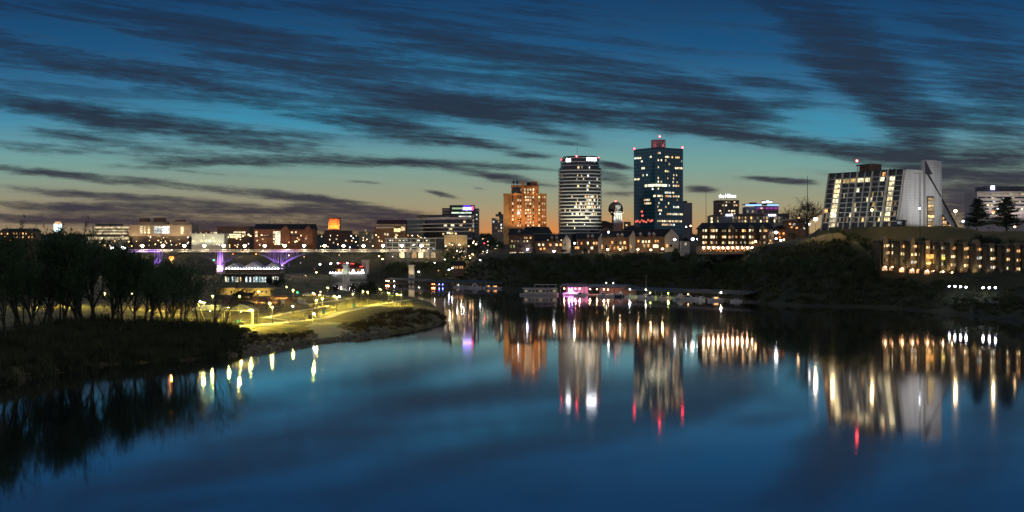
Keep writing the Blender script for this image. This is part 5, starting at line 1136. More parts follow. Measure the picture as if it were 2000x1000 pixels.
townhouse('town_house', 'town house with twin white-edged dormers, fourth from the left on the bluff', 1178, 1240, 463, 451, 497, 846, [(1207, 2.6, 455, 464), (1215, 2.6, 455, 464)],
          wrow((1196, 1203, 1212, 1220), 474, 3.5, 5) + wrow((1176, 1184, 1192, 1232), 482, 3, 7, (W_ORANGE, W_WARM)) + wrow((1200, 1207, 1216, 1222), 484, 2.6, 5.5), [(1188, 453.5, L_WHITE)], 11)
townhouse('town_house', 'largest bluff town house with three dormers and a broad pale gable', 1243, 1318, 462, 447, 496, 840, [(1251, 2.6, 453, 463), (1268, 2.6, 453, 463), (1277, 2.6, 453, 463)],
          wrow((1256, 1262, 1268), 472, 3.4, 4.6, (glow('window_light_pale_green', (.75, 1, .6), 1.1, (1, .95, .6), .4, .8), W_CREAM)) + wrow((1247, 1280, 1285), 471, 3, 4) + wrow((1258, 1266), 480, 4, 6) + wrow((1278, 1283), 481, 5, 6, (W_WARM, W_CREAM)) + wrow((1302, 1310), 480, 4, 5, (W_ORANGE,)), [(1246, 485, W_WARM)], 20)
# three-storey mansard apartments with the glowing arcade
B = Bld('mansard_apartments', 'three-storey apartment house with dark mansard roof and a glowing arcade along its foot', 'building', 1435, 490, 735)
B.box('wall', 1370, 1500, 447, 481, mat('dark_brown_siding', (.10, .065, .035), .85, .25, .3), 0, 16, drop=2); B.hip('roof', 1368, 1512, 447, 434.5, mat('dark_blue_roof', (.009, .012, .017), .7, .3, .4), -.5, 16, .06)
for c in (1391, 1428, 1467, 1490): B.box('gable_bay', c - 6.5, c + 6.5, 447, 481, BROWN, -1.2, 0); B.gable('gable_roof', c - 7, c + 7, 447.5, 438.5, mat('tan_gable', (.26, .20, .11), .85, .2, .4), -1.4, 8, 'y', .1)
for r in (450.5, 463, 474):
    for c in (1374, 1379, 1389, 1393, 1399, 1412, 1416, 1424, 1430, 1438, 1447, 1451, 1455, 1464, 1469, 1484, 1492, 1496):
        if rw.random() < .84:
            bay = any(abs(c - q) < 6.5 for q in (1391, 1428, 1467, 1490)); B.win(c - 1.6, c + 1.6, r - 2.4, r + 2.2, rw.choice((W_CREAM, W_WARM, W_CREAM, W_DIM)), -1.35 if bay else -.12)
for r in (456.5, 469): B.box('balcony_band', 1370, 1500, r, r + 1.2, BROWN, -1.6, 0)
ARC = mat('arcade_plaster', (.48, .33, .20), .8, .12, .4)
B.box('arcade', 1367, 1500, 481, 491.5, ARC, 2.5, 16, drop=1); B.box('arcade_slab', 1366, 1500, 479.6, 481.2, ARC, -4, 2.5)
for i in range(15): c = 1368 + i * 9.4; B.box('column', c - .8, c + .8, 481.2, 491.5, ARC, -3.8, -3.2, drop=1)
for i in range(14): B.beacon(1373 + i * 9.4, 484, -2.6, .5, glow('arcade_lamp', (1, .62, .36), 62, (1, .72, .45), .15), 'arcade_lamp')
B.beacon(1474.5, 472, -1.9, .6, L_WARM, 'wall_lamp')
B.box('floor_terrace', 1364, 1504, 491.4, 493, ARC, -7, 3, drop=1)
B.box('side_wing', 1500, 1513, 452, 484, BROWN, 2, 16, drop=3)
for c, r in ((1504, 476), (1509, 476), (1506, 470)): B.win(c - 1.6, c + 1.6, r - 1.8, r + 1.8, W_WARM, 1.85)
B = Bld('gabled_house', 'small orange-lit gabled house right of the mansard apartments', 'house', 1526, 486, 760)
B.box('wall', 1517, 1534, 447, 486, mat('orange_clay_wall', (.40, .17, .08), .85, .15, .3), 0, 10, drop=3); B.gable('roof', 1517, 1534, 447, 439.5, DARKROOF, 0, 10, 'y', .8)
for c, r in ((1522, 456), (1530, 456), (1523, 464), (1529, 474)): B.win(c - 1.5, c + 1.5, r - 2, r + 2, W_ORANGE, -.1)
B.beacon(1530, 456.5, -1.5, .4, L_ORANGE, 'porch_lamp')
B.spot((B.x(1526), -6, B.z(482)), (B.x(1526), 0, B.z(455)), 5000, (1, .5, .25), 110)
B = Bld('gabled_house', 'small pale gabled house below the bright lamps, left of the mansard apartments', 'house', 1340, 488, 800)
B.box('wall', 1331, 1347, 471, 488, TANG, 0, 8, drop=4); B.gable('roof', 1331, 1347, 471, 463, DARKROOF, .4, 8, 'y', .6); B.gable('gable', 1331, 1347, 471, 463.6, TANG, 0, 6, 'y', .1); B.win(1337, 1341, 474, 479, W_DIM, -.1)
# stepped town houses at the lower right
cx0 = 1719.
UNITS = [('gabled', 30), ('flat', 23), ('gabled', 30), ('flat', 27), ('flat', 21), ('gabled', 26), ('flat', 25), ('gabled', 26), ('flat', 28), ('flat', 23), ('tall', 26), ('flat', 28)]
px = cx0
DESC = ['with pointed gable, leftmost of the stepped row', 'with flat parapet beside the leftmost gable of the stepped row', 'with pointed gable and a low blue-lit window, third in the stepped row', 'with glowing orange balcony, fourth in the stepped row', 'narrow with yellow awning light, fifth in the stepped row', 'with pointed gable left of the bright corner post, stepped row',
        'with flat parapet right of the bright corner post, stepped row', 'with pointed gable and bluish upper window, eighth in the stepped row', 'with bay front and bluish porch, ninth in the stepped row', 'with low flat front, tenth in the stepped row', 'tall with lit orange porch, eleventh in the stepped row', 'at the right edge, last of the stepped row']
SBY = mat('olive_tan_brick', (.22, .165, .09), .85, .25, .4); SBD = mat('dark_olive_siding', (.09, .075, .045), .85, .3, .4)
for i, (kind, w) in enumerate(UNITS):
    f = (px + w / 2 - cx0) / 280; D = 592 - 62 * f; top = 472 + 11 * f; base = 527 + 22 * f + (1 if i else 0)
    B = Bld('stepped_town_house', 'brown town house ' + DESC[i], 'house', px + w / 2, base, D)
    B.box('wall', px, px + w - .6, top, base, SBD, 0, 12, drop=5); B.box('roof', px - .3, px + w - .3, top - 1.3, top - .1, DARKROOF, -.3, 12.3); B.hip('mansard', px, px + w - .6, top - 1.3, top - 5, DARKROOF, 2.5, 12, .1)
    bays = ((.30, .28), (.78, .17)) if w > 24 else ((.5, .33),)
    for q, (bc, bw) in enumerate(bays):
        c = px + w * bc; hw = w * bw * .55; t = top - (7 if kind == 'tall' else 4.5 if q == 0 else 2.5)
        B.box('bay', c - hw, c + hw, t, base - 9, SBY, -1.6, 3)
        if kind == 'gabled' and q == 0: B.gable('gable', c - hw, c + hw, t, t - 7.5, SBY, -1.6, 5, 'y', .15)
        else: B.box('bay_cap', c - hw - .5, c + hw + .5, t - 1.1, t, TAN, -1.9, .2)
        for r in range(3):
            yy = top + 7.5 + r * (base - top - 13) / 3.05
            for s_ in (-.45, .45):
                m_ = rw.choice((W_CREAM, W_CREAM, W_WARM, W_DIM, W_WARM)) if rw.random() < (1., .9, .8)[r] else GLASS
                if (i, r, q) in ((2, 2, 0), (7, 1, 0), (8, 2, 0)): m_ = W_COOL
                B.win(c + s_ * hw * 1.05 - 1.0, c + s_ * hw * 1.05 + 1.0, yy - 2.5, yy + 2.5, m_, -1.72)
    for r in range(3):
        yy = top + 6.5 + r * (base - top - 12) / 3.05; c = px + w * (.56 if len(bays) > 1 else .92)
        if rw.random() < .8: B.win(c - .9, c + .9, yy - 2.3, yy + 2.3, rw.choice((W_WARM, W_DIM, W_CREAM)), -.12)
        B.box('balcony', px + w * .44 if len(bays) > 1 else px + .5, px + w * .66 if len(bays) > 1 else px + w * .2, yy + 3.2, yy + 4.6, STEEL, -1.3, 0)
    # arched porches at the foot
    for q in range(2 if w > 24 else 1):
        c = px + w * ((.28, .75)[q] if w > 24 else .5); hw = 4.6; X_ = B.x(c); hh = hw / F * D; zb = 0.; zc = B.z(base - 4.5)
        pr = [(X_ - hh, zb), (X_ + hh, zb)] + [(X_ + hh * math.cos(math.pi * k / 7), zc + hh * .8 * math.sin(math.pi * k / 7)) for k in range(8)]
        MB().add([(x, -.9, z) for x, z in pr] + [(x, .1, z) for x, z in pr], [tuple(range(len(pr)))] + [(k, (k + 1) % len(pr), len(pr) + (k + 1) % len(pr), len(pr) + k) for k in range(len(pr))]).build('arched_porch', glow('porch_light', (1, .42, .16), 1.3, (1, .62, .32), .4, .7), B.root)
        B.beacon(c, base - 6.8, -1.6, .32, glow('porch_lamp_light', (1, .50, .2), 30, (1, .65, .35), .3), 'porch_lamp')
    if i == 3:
        B.box('lit_balcony', px + 4, px + 20, top + 21, top + 29, glow('lit_orange_balcony', (1, .46, .10), 1.6, spread=0., tex=.8), -1.9, -1.75); B.spot((B.x(px + 10), -7, B.z(top + 40)), (B.x(px + 10), 0, B.z(top + 24)), 1800, (1, .6, .2), 110)
    if i == 4: B.box('lit_awning', px + 8, px + 16, top + 25, top + 30, glow('yellow_awning_light', (1, .75, .1), 1.8, spread=0.), -2.2, -1.7)
    if i == 5: B.box('corner_post', px + w - 3.5, px + w + .5, top + 2, base, mat('pale_corner_render', (.6, .62, .55), .8, .1, .5), -2.3, -1.65, drop=3); B.spot((B.x(px + w - 1), -8, B.z(base) + 1), (B.x(px + w - 1), -2, B.z(base - 24)), 4000, (.9, 1, .8), 60)
    if i == 10: B.beacon(px + 9, base - 14, -2.2, .5, L_ORANGE, 'wall_lamp')
    B.spot((B.x(px + w / 2), -7.5, .8), (B.x(px + w / 2), 0, B.z(top + 8)), 1000, (1, .72, .42), 120)  # added uplight, put in only to lighten the brick front
    px += w

# ---------------------------------------------------------------- lamps about the town
LAMPS = [  # px, py, D, material, radius, label
    (241, 484, 560, L_WHITE, .95, 'brilliant white lamp above the dark trees at the left end of the bridge'), (219, 484, 640, L_WHITE, .7, 'white lamp just left of the brilliant one at the bridge end'),
    (335, 504, 470, L_ORANGE, 1.0, 'brilliant orange lamp over the dark trees below the bridge'), (205, 479, 900, L_WARM, .6, 'warm lamp among the leftmost tree tops under the cream building'),
    (152, 552, 460, L_ORANGE, .35, 'dim orange lamp deep among the near trees'), (455, 496, 1000, L_ORANGE, .55, 'orange lamp hanging under the bridge left of the purple truss'), (500, 496, 1030, L_ORANGE, .7, 'orange lamp under the bridge deck beside the purple truss'),
    (470, 537, 900, L_ORANGE, .75, 'orange lamp at the foot of the purple pier'), (418, 508, 985, L_GREEN, .55, 'small green signal lamp left of the purple pier'), (498, 529, 960, L_RED, .5, 'small red lamp amid the white string lights'),
    (747, 506, 1075, L_WARM, .75, 'warm lamp under the bridge at the left of the stone viaduct'), (740, 500, 1090, L_WARM, .5, 'smaller warm lamp under the bridge deck, left of the viaduct'), (682, 521, 1090, L_ORANGE, .8, 'orange lamp over the red-lit restaurant'), (712, 521, 1095, L_WARM, .6, 'warm lamp right of the red-lit restaurant'),
    (625, 516, 1040, L_WHITE, .7, 'leftmost white flood lamp above the far quay'), (646, 515, 1040, L_WHITE, .7, 'second white flood lamp above the far quay'), (660, 514, 1040, L_WHITE, .6, 'third white flood lamp above the far quay, by the red roof'), (678, 514, 1045, L_WHITE, .6, 'fourth white flood lamp above the far quay, over the red roof'),
    (618, 532, 1035, L_WARM, .65, 'warm lamp at the left end of the quay lights'), (884, 478, 1090, L_WARM, .6, 'warm lamp before the tan wall'), (897, 478, 1090, L_WARM, .65, 'right lamp of the warm pair before the tan wall'), (893, 490, 1070, L_WHITE, .75, 'left lamp of the bright white pair below the tan wall'), (906, 490, 1070, L_WHITE, .75, 'right lamp of the bright white pair below the tan wall'),
    (924, 474, 1085, L_WARM, .6, 'small warm lamp between the tan wall and the dark tree'), (930, 477, 1075, L_WARM, .8, 'bright warm lamp left of the large dark bare tree'), (946, 475, 1060, L_RED, .4, 'small red lamp in front of the large dark bare tree'), (918, 504, 1030, L_WARM, .55, 'warm lamp above the quay road right of the viaduct'), (938, 508, 1000, L_WHITE, .55, 'white lamp beside the quay road at the foot of the bluff'),
    (883, 524, 985, L_WHITE, .5, 'white lamp of a close pair over the marina road, right one'), (877, 527, 990, L_COOLBLUE, .55, 'bluish lamp of a close pair over the marina road, left one'), (818, 532, 1085, L_WHITE, .7, 'white lamp on the far quay right of the string lights'), (849, 513, 1040, L_WHITE, .4, 'small white lamp high on the bank right of the viaduct'),
    (1082, 492, 850, L_WHITE, .8, 'bright white lamp before the pale gable of the second town house'), (1122, 475, 852, L_WHITE, .6, 'white lamp in the gap beside the second town house gable'), (1187, 487, 838, L_WARM, .8, 'warm bright lamp before the fourth town house'), (1211, 487, 836, L_WARM, .6, 'second warm lamp before the fourth town house'), (1246, 487, 832, L_WARM, .75, 'warm lamp before the left end of the largest town house'),
    (1271, 488, 830, L_WARM, .75, 'warm lamp before the middle of the largest town house'), (1294, 486, 828, L_WARM, .8, 'warm lamp before the broad gable of the largest town house'), (1318, 468, 810, L_WHITE, .7, 'white lamp above the small pale gabled house'), (1353, 467, 770, L_WHITE, .95, 'left lamp of the brilliant white pair left of the mansard apartments'), (1364, 467, 770, L_WHITE, .9, 'right lamp of the brilliant white pair left of the mansard apartments'),
    (1340, 443, 900, L_WHITE, .5, 'small white lamp at the foot of the glass tower, left of three'), (1349, 441, 900, L_WARM, .6, 'small warm lamp at the foot of the glass tower, middle of three'), (1367, 442, 880, L_WHITE, .6, 'small white lamp at the foot of the glass tower, right of three'),
    (1516, 454, 735, L_WHITE, .95, 'brilliant white lamp at the right end of the mansard apartments'), (1516, 466, 730, L_WHITE, .6, 'lower white lamp at the right end of the mansard apartments'), (1531, 468, 720, L_WARM, .5, 'warm lamp before the orange-lit gabled house'), (1525, 473, 715, L_COOLBLUE, .5, 'bluish lamp below the orange-lit gabled house'),
    (1559, 426, 840, L_WARM, .8, 'warm lamp over the orange lit low building'), (1593, 428, 640, L_WHITE, 1.0, 'brilliant bluish white lamp at the left foot of the slanted hotel'), (1581, 438, 650, L_WHITE, .45, 'small white lamp on a thin post left of the brilliant one'),
    (1626, 417, 622, L_WARM, .85, 'bright warm lamp before the left end of the slanted hotel front'), (1703, 410, 618, L_WARM, .7, 'bright warm lamp before the middle of the slanted hotel front'), (1866, 412, 615, L_WARM, .85, 'bright warm lamp at the right foot of the slanted hotel end wall'), (1881, 432, 640, L_WHITE, .5, 'small white lamp beside the pines'),
    (1940, 414, 610, L_ORANGE, .8, 'bright orange lamp between the two pines'), (1982, 443, 590, L_WARM, .5, 'warm low lamp at the right edge below the pines')]
for (px, py, D, m_, r, lab) in LAMPS: lamp_post(px, py, D, m_, r, lab, light=(2600, (1, .72, .34)) if (1590 < px < 1990 and r > .65) else (900, (1, .74, .42)) if 1080 < px < 1300 else (6000, (1, .38, .07)) if (m_ is L_ORANGE and r >= .7) else None)
def lampmast(px, t, py, D, lab):
    z0 = ground(px, D); o = thing('lamp_mast', lab, 'lamp mast', at(px, D, z0)); h = zat(t, D) - z0; k = D / F
    mb = MB(); mb.tube((0, 0, -.5), (0, 0, h), .22, .12, 6); mb.build('pole', POLE, o); mb = MB(); mb.tube((0, 0, h - .2), (-3.2, 0, h), .09, .06, 5); mb.build('arm', POLE, o); MB().ball((-.3, -.2, zat(py, D) - z0), .4, 7, 5).build('lamp_head', L_WHITE, o)
lampmast(1797, 338, 407, 600, 'tall thin lamp mast in front of the blank white hotel end wall')
for i, (px, py) in enumerate([(1854, 559), (1865, 559), (1876, 560), (1887, 561), (1920, 562), (1932, 562), (1944, 562)]):
    lamp_post(px, py, 530 - i * 4, glow('lamp_light_cool_small', (.78, .82, 1), 55, (.9, .9, 1), .2), .42, '%s small cool white lamp from the left below the stepped town houses' % nth(i), 'cool lamps by the shore on the right', z0=None)
L_FAR = glow('far_lamp_light', (1, .5, .16), 6, (1, .68, .35), .7); L_FARW = glow('far_lamp_white', (.8, .9, 1), 5, (1, .95, .85), .7)
for i in range(150):                                 # small lights scattered over the far town
    px = rw.uniform(185, 860) if i < 118 else rw.uniform(865, 975); py = rw.uniform(458, 483) if i < 118 else rw.uniform(466, 512); D = rw.uniform(1175, 1235) if i < 118 else rw.uniform(1040, 1100)
    lamp_post(px, py, D, rw.choice((L_FAR, L_FARW, W_CREAM, L_FAR, W_ORANGE, L_FAR)), rw.uniform(.35, .6), 'small distant lamp glowing among the streets beyond the bridge', 'distant street lights beyond the bridge', light=(3200, (1, .66, .32)) if i % 4 == 0 else None)
for i in range(46):
    px = rw.uniform(556, 905); py = rw.uniform(498, 546); D = rw.uniform(985, 1120)
    if ground(px, D) < 1 or zat(py, D) - ground(px, D) < 1: continue
    lamp_post(px, py, D, rw.choice((L_FAR, L_FARW, L_FAR, W_ORANGE, W_CREAM)), rw.uniform(.3, .5), 'small lamp among the streets and quay below the bridge deck', 'small lamps below the bridge deck', light=(500, (1, .75, .4)) if i % 4 == 0 else None)

# ---------------------------------------------------------------- quay, pavilions and restaurant under the bridge
STRL = glow('string_lamp_light', (.86, .88, 1), 30, (1, 1, 1), .3)
B = Bld('riverside_pavilion', 'grey gabled pavilion under the bridge, string lights along its eave', 'pavilion', 495, 532, 930)
B.box('wall', 442, 548, 526, 532, STEEL, 0, 16, drop=9); GRR = mat('grey_metal_roof', (.30, .31, .33), .6, .15, .3)
B.gable('roof', 440, 474, 524.5, 514, GRR, -2, 16, 'y'); B.gable('roof', 474, 515, 524.5, 511, GRR, -2, 16, 'y'); B.gable('roof', 515, 550, 524.5, 513, GRR, -2, 16, 'y')
B.box('fascia', 439, 551, 523.6, 526, GRR, -3, -2.2)
for i in range(19): B.beacon(444 + i * 5.6, 524.6, -3.4, .36, STRL, 'string_lamp')
B = Bld('shop_row', 'low building with a row of tall cool-lit window bays behind the park', 'building', 492, 553, 840)
B.box('wall', 436, 548, 537, 553, mat('shop_dark_wall', (.10, .10, .10), .8, .2, .3), 0, 12, drop=2); B.box('roof_slab', 434, 550, 535, 537, mat('orange_lit_roof', (.22, .13, .06), .8, .2, .3), -2, 13)
for i, c in enumerate((441, 446, 454, 460, 464, 470, 481, 489, 496, 501, 507, 513, 518, 533, 538, 543)):
    B.win(c - rw.uniform(.9, 2.2), c + rw.uniform(.9, 2.2), 540 + rw.uniform(0, 1.5), 552, rw.choice((W_COOL, W_COOL, glow('window_light_aqua', (.55, .9, 1), 1.0, (.8, 1, .9), .5, .8), W_CREAM)), -.1)
B = Bld('restaurant', 'restaurant with red neon along its roof under the bridge', 'restaurant', 685, 534, 1088)
B.box('wall', 655, 712, 523, 536, BROWN, 0, 14, drop=6); B.hip('roof', 652, 712, 523, 513, mat('dark_red_roof', (.045, .014, .014), .8), -1, 15, .25); B.box('white_block', 706, 719, 508, 518, LIGHTC, 2, 10, drop=8)
NEON = glow('red_neon_light', (1, .05, .03), 5, spread=.2)
for a0, a1, y in ((660, 674, 513.6), (684, 692, 514.5), (703, 709, 520)): B.box('neon_tube', a0, a1, y, y + 1.1, NEON, -1.6, -1.2)
for c in (662, 670, 680, 690, 700, 708): B.win(c - 2.4, c + 2.4, 526, 531, rw.choice((W_ORANGE, W_WARM, W_COOL)), -.1)
B = Bld('quay_terrace', 'quay terrace wall hung with a row of bright white string lamps below the restaurant', 'terrace', 672, 540, 1080)
B.box('wall', 612, 716, 534.5, 541, CONCR, 0, 6, drop=4); B.box('rail', 612, 716, 531.5, 532.2, POLE, -.2, 0)
for i in range(15): B.beacon(634 + i * 5.4, 532.6, -.6, .46, STRL, 'string_lamp')
B = Bld('bank_house', 'small house with orange lit windows on the bank right of the viaduct', 'house', 893, 527, 1010)
B.box('wall', 882, 906, 518, 527, BROWN, 0, 10, drop=5); B.gable('roof', 881, 907, 518, 511, DARKROOF, 0, 10)
for c in (885, 889, 893, 899, 903): B.win(c - 1.3, c + 1.3, 520, 524.5, rw.choice((W_ORANGE, W_WARM, W_DIM)), -.1)

# ---------------------------------------------------------------- marina
HULLW = mat('white_boat_hull', (.72, .72, .70), .35, .08, .8); HULLB = mat('dark_boat_hull', (.03, .035, .05), .35, .15, .8); DECKM = mat('grey_dock_boards', (.20, .18, .15), .85, .25, 1.2); CANV = mat('blue_canvas', (.02, .05, .09), .85, .2, .8)
def hull(L, W_, H, m, root, x0=0.):
    mb = MB(); st = [(-.5, .86, .0), (-.2, 1., .0), (.15, .96, .02), (.36, .66, .12), (.5, .04, .3)]
    for f, w, r in st: mb.v += [(x0 + f * L, -w * W_ / 2, H * (1 + r)), (x0 + f * L, -w * W_ * .34, -.25), (x0 + f * L, w * W_ * .34, -.25), (x0 + f * L, w * W_ / 2, H * (1 + r))]
    for i in range(len(st) - 1):
        for k in range(4): mb.f.append((i * 4 + k, i * 4 + 4 + k, i * 4 + 4 + (k + 1) % 4, i * 4 + (k + 1) % 4))
    mb.f += [(0, 1, 2, 3), (19, 18, 17, 16)]
    return mb.build('hull', m, root)
def cruiser(px, D, L, label, kind=0, rz=0., light=None, group=None, hm=None):
    root = thing('motor_boat', label, 'boat', at(px, D, 0), rz, group); W_ = L * .3; H = L * .10 + .25
    hull(L, W_, H, hm or HULLW, root)
    mb = MB(); h2 = H + L * .12
    mb.prism([(-L * .22, -W_ * .36), (L * .22, -W_ * .34), (L * .22, W_ * .34), (-L * .22, W_ * .36)], H - .1, h2, [(-L * .2, -W_ * .33), (L * .12, -W_ * .28), (L * .12, W_ * .28), (-L * .2, W_ * .33)]); mb.build('cabin', HULLW, root)
    mb = MB()
    for s_ in (-1, 1): mb.box(-L * .17, L * .10, s_ * W_ * .352 - .02, s_ * W_ * .352 + .02, H + .12, h2 - .15)
    mb.build('cabin_window', light or GLASS, root)
    if kind == 1:
        mb = MB()
        for x_ in (-.42, -.2):
            for s_ in (-1, 1): mb.tube((x_ * L, s_ * W_ * .36, H), (x_ * L, s_ * W_ * .34, h2 + .9), .05, .05, 4)
        mb.build('canopy_frame', POLE, root); MB().box(-L * .45, -L * .12, -W_ * .38, W_ * .38, h2 + .85, h2 + .98).build('canopy', CANV, root)
    if kind == 2:
        mb = MB().tube((0, 0, h2), (0, 0, h2 + L * 1.05), .09, .05, 5); mb.tube((0, 0, h2 + 1), (-L * .42, 0, h2 + .9), .06, .05, 4); mb.build('mast', WHITEP, root)
    if kind == 3: MB().prism([(-L * .12, -W_ * .25), (L * .06, -W_ * .22), (L * .06, W_ * .22), (-L * .12, W_ * .25)], h2, h2 + .9).build('flybridge', HULLW, root)
    MB().box(-L * .49, L * .3, -W_ * .47, -W_ * .43, H + .5, H + .56).build('handrail', POLE, root)
    return root
# long houseboat
root = thing('houseboat', 'long pale houseboat with open upper deck frame, left of the pink lit dock', 'boat', at(1053, 722, 0)); kk = 722 / F
Lh = 76 * kk; hull(Lh, 5., 1.1, HULLW, root)
MB().box(-Lh * .40, Lh * .46, -2.2, 2.2, 1.0, 3.9).build('cabin', mat('cream_boat_panel', (.62, .52, .42), .5, .08, .5), root); MB().box(-Lh * .44, Lh * .48, -2.5, 2.5, 3.9, 4.1).build('upper_deck', HULLW, root)
mb = MB()
for x_ in (-.1, .1, .25, .44):
    for s_ in (-2.2, 2.2): mb.tube((x_ * Lh, s_, 4.1), ((x_ - .03) * Lh, s_, 5.9), .06, .06, 4)
mb.build('canopy_frame', WHITEP, root); MB().box(-.13 * Lh, .46 * Lh, -2.4, 2.4, 5.9, 6.05).build('canopy', HULLW, root)
for i in range(9): MB().box(-Lh * .36 + i * 2.0, -Lh * .36 + i * 2.0 + 1.1, -2.28, -2.18, 2.0, 3.0).build('cabin_window', GLASS if i % 4 else W_DIM, root)
mb = MB()
for i in range(12): mb.tube((-Lh * .47 + i * .35, -2.3, 1.1), (-Lh * .47 + i * .35, -2.3, 2.0), .03, .03, 4)
mb.build('handrail', POLE, root)
# covered docks
def dock(px0, px1, D0, D1, zr, label, roofm, light=None, dep=15.):
    p0, p1 = at(px0, D0, 0), at(px1, D1, 0); d = (p1 - p0); L = d.length; rz = math.atan2(d.y, d.x)
    root = thing('covered_dock', label, 'dock', p0, rz)
    MB().box(0, L, 2.5, dep, .25, .55).build('deck', DECKM, root); mb = MB(); n = max(3, int(L / 5))
    for i in range(n + 1):
        for y_ in (.4, dep - .4): MB().tube((L * i / n, y_, -1), (L * i / n, y_, zr), .12, .12, 6).build('post', POLE, root)
    MB().add([(-.5, -.6, zr), (L + .5, -.6, zr), (L + .5, dep + .6, zr), (-.5, dep + .6, zr), (-.5, dep / 2, zr + 1.3), (L + .5, dep / 2, zr + 1.3)], [(0, 1, 5, 4), (2, 3, 4, 5), (0, 4, 3), (1, 2, 5), (0, 3, 2, 1)]).build('roof', roofm, root)
    MB().box(-.5, L + .5, -.75, -.6, zr - .35, zr + .05).build('fascia', mat('pale_dock_fascia', (.16, .15, .14), .7, .1, .4), root)
    return root, L
DROOF = mat('green_grey_dock_roof', (.025, .04, .04), .6, .2, .2)
r1, L1 = dock(1094, 1140, 726, 722, 5.0, 'covered dock lit pink and violet inside, beside the long houseboat', mat('pink_grey_dock_roof', (.20, .14, .16), .6, .15, .2))
def dlamp(root, x, y, z, c, e, r=.22, part='dock_lamp', power=0):
    nm = 'dock_lamp_%d_%d_%d' % tuple(int(v * 99) for v in c); o = MB().ball((x, y, z), r, 7, 5).build(part, glow(nm, c, e, spread=.1), root)
    if power:
        ld = bpy.data.lights.new('dock_bulb', 'POINT'); ld.energy = power; ld.color = c; ld.shadow_soft_size = .3; lo = bpy.data.objects.new('dock_bulb', ld); COL.objects.link(lo); lo.parent = o; lo.location = (x, y, z - .5)
for x_, c, pw_ in ((2, (1, .45, .15), 900), (4.8, (.75, .2, 1), 2600), (6.5, (.55, .25, 1), 2600), (8.6, (1, .25, .55), 1500), (11, (1, .4, .2), 1400)): dlamp(r1, x_, 1.6, 3.6, c, 40, .3, power=pw_)
cruiser(1116, 729, 9.5, 'motor boat berthed inside the pink lit dock', 3, light=W_ORANGE)
MB().box(.2, 13, 13.6, 14, .5, 4.9).build('back_wall', mat('pink_dock_wall', (.5, .36, .36), .8, .1, .4), r1)
r2, L2 = dock(1141, 1214, 724, 706, 4.9, 'long covered dock with orange lamps and pale roof, right of the pink lit one', mat('pale_dock_roof', (.13, .15, .15), .6, .15, .2))
for x_, c, pw_ in ((3, (1, .55, .2), 900), (8, (1, .5, .18), 700), (13, (1, .62, .3), 700), (16, (1, .5, .2), 500)): dlamp(r2, x_, 1.5, 3.4, c, 30, .26, power=pw_)
MB().box(.2, L2 - .2, 13.6, 14, .5, 4.8).build('back_wall', mat('brown_dock_wall', (.22, .15, .10), .8, .2, .4), r2)
for x_ in (10, 15): dlamp(r2, x_, 7.5, 6.9, (1, .9, .7), 9, .3, 'roof_lamp')
r3, L3 = dock(1216, 1462, 704, 628, 3.9, 'longest covered dock with dark green roof, running right along the bluff foot', DROOF)
for x_, c in ((7, (.9, .95, 1)), (20, (1, .8, .6)), (76, (1, .95, .85))): dlamp(r3, x_, -.9, 4.2, c, 22, .3, 'roof_lamp', 500)
for x_, c in ((23, (.8, 1, .2)), (37, (.75, 1, .15)), (52, (1, .55, .2))): dlamp(r3, x_, -.4, 2.6, c, 40, .22, power=900)
r4, L4 = dock(838, 1002, 905, 850, 3.4, 'low covered dock at the left of the marina below the bluff', DROOF, dep=11)
for x_, c, e in ((4, (1, .2, .05), 26), (6, (1, .3, .1), 26), (11, (.1, .15, 1), 40), (14.5, (.1, .15, 1), 40), (30, (1, .9, .75), 8), (44, (1, .7, .4), 7)): dlamp(r4, x_, -.6, 1.6, c, e, .26, power=260 if c[2] < .8 else 60)
r5, L5 = dock(752, 836, 985, 930, 3.2, 'small covered dock under the quay lights right of the park cove', DROOF, dep=9)
for x_, c in ((3, (1, .4, .15)), (5, (1, .45, .2)), (7, (1, .4, .2)), (16, (1, .85, .7))): dlamp(r5, x_, -.6, 2.0, c, 30, .3, power=120)
BOATS = [(895, 872, 7, 0, 'small white motor boat beside the blue lamps at the left of the marina'), (907, 868, 8, 1, 'white canopied motor boat, second from the left in the left dock'), (929, 860, 9, 3, 'white motor boat with flybridge in the middle of the left dock'), (953, 852, 8, 1, 'cream motor boat with canopy and lit cabin in the left dock'), (966, 848, 8, 0, 'tan motor boat with lit cabin beside the canopy boat'), (984, 842, 8.5, 3, 'white motor boat with flybridge at the right end of the left dock'),
         (1006, 835, 6, 0, 'small dark-railed boat left of the long houseboat'), (1133, 712, 7, 0, 'white speed boat berthed at the right end of the pink dock'), (1178, 700, 8, 0, 'white motor boat with red trim beneath the orange lamps'), (1194, 697, 7.5, 1, 'white open boat with green lamp before the orange lit dock'), (1211, 695, 8, 3, 'dark hulled boat with white flybridge beside the open boat'), (1232, 690, 7, 1, 'dark canopied boat left of the masted boat'),
         (1262, 679, 9, 2, 'white cabin boat with the tall mast'), (1268, 672, 8, 1, 'white canopied boat moored before the masted boat'), (1297, 668, 7, 1, 'small boat under the green lamp'), (1330, 660, 9, 3, 'flybridge boat by the yellow-green lamp'), (1345, 655, 9, 1, 'long canopied white boat right of the yellow-green lamp'), (1370, 648, 7.5, 0, 'white boat with low cabin, left of the orange lamp'), (1397, 640, 8, 1, 'boat with orange lit cabin near the end of the long dock'), (1438, 628, 6, 0, 'small cream boat last at the right end of the long dock')]
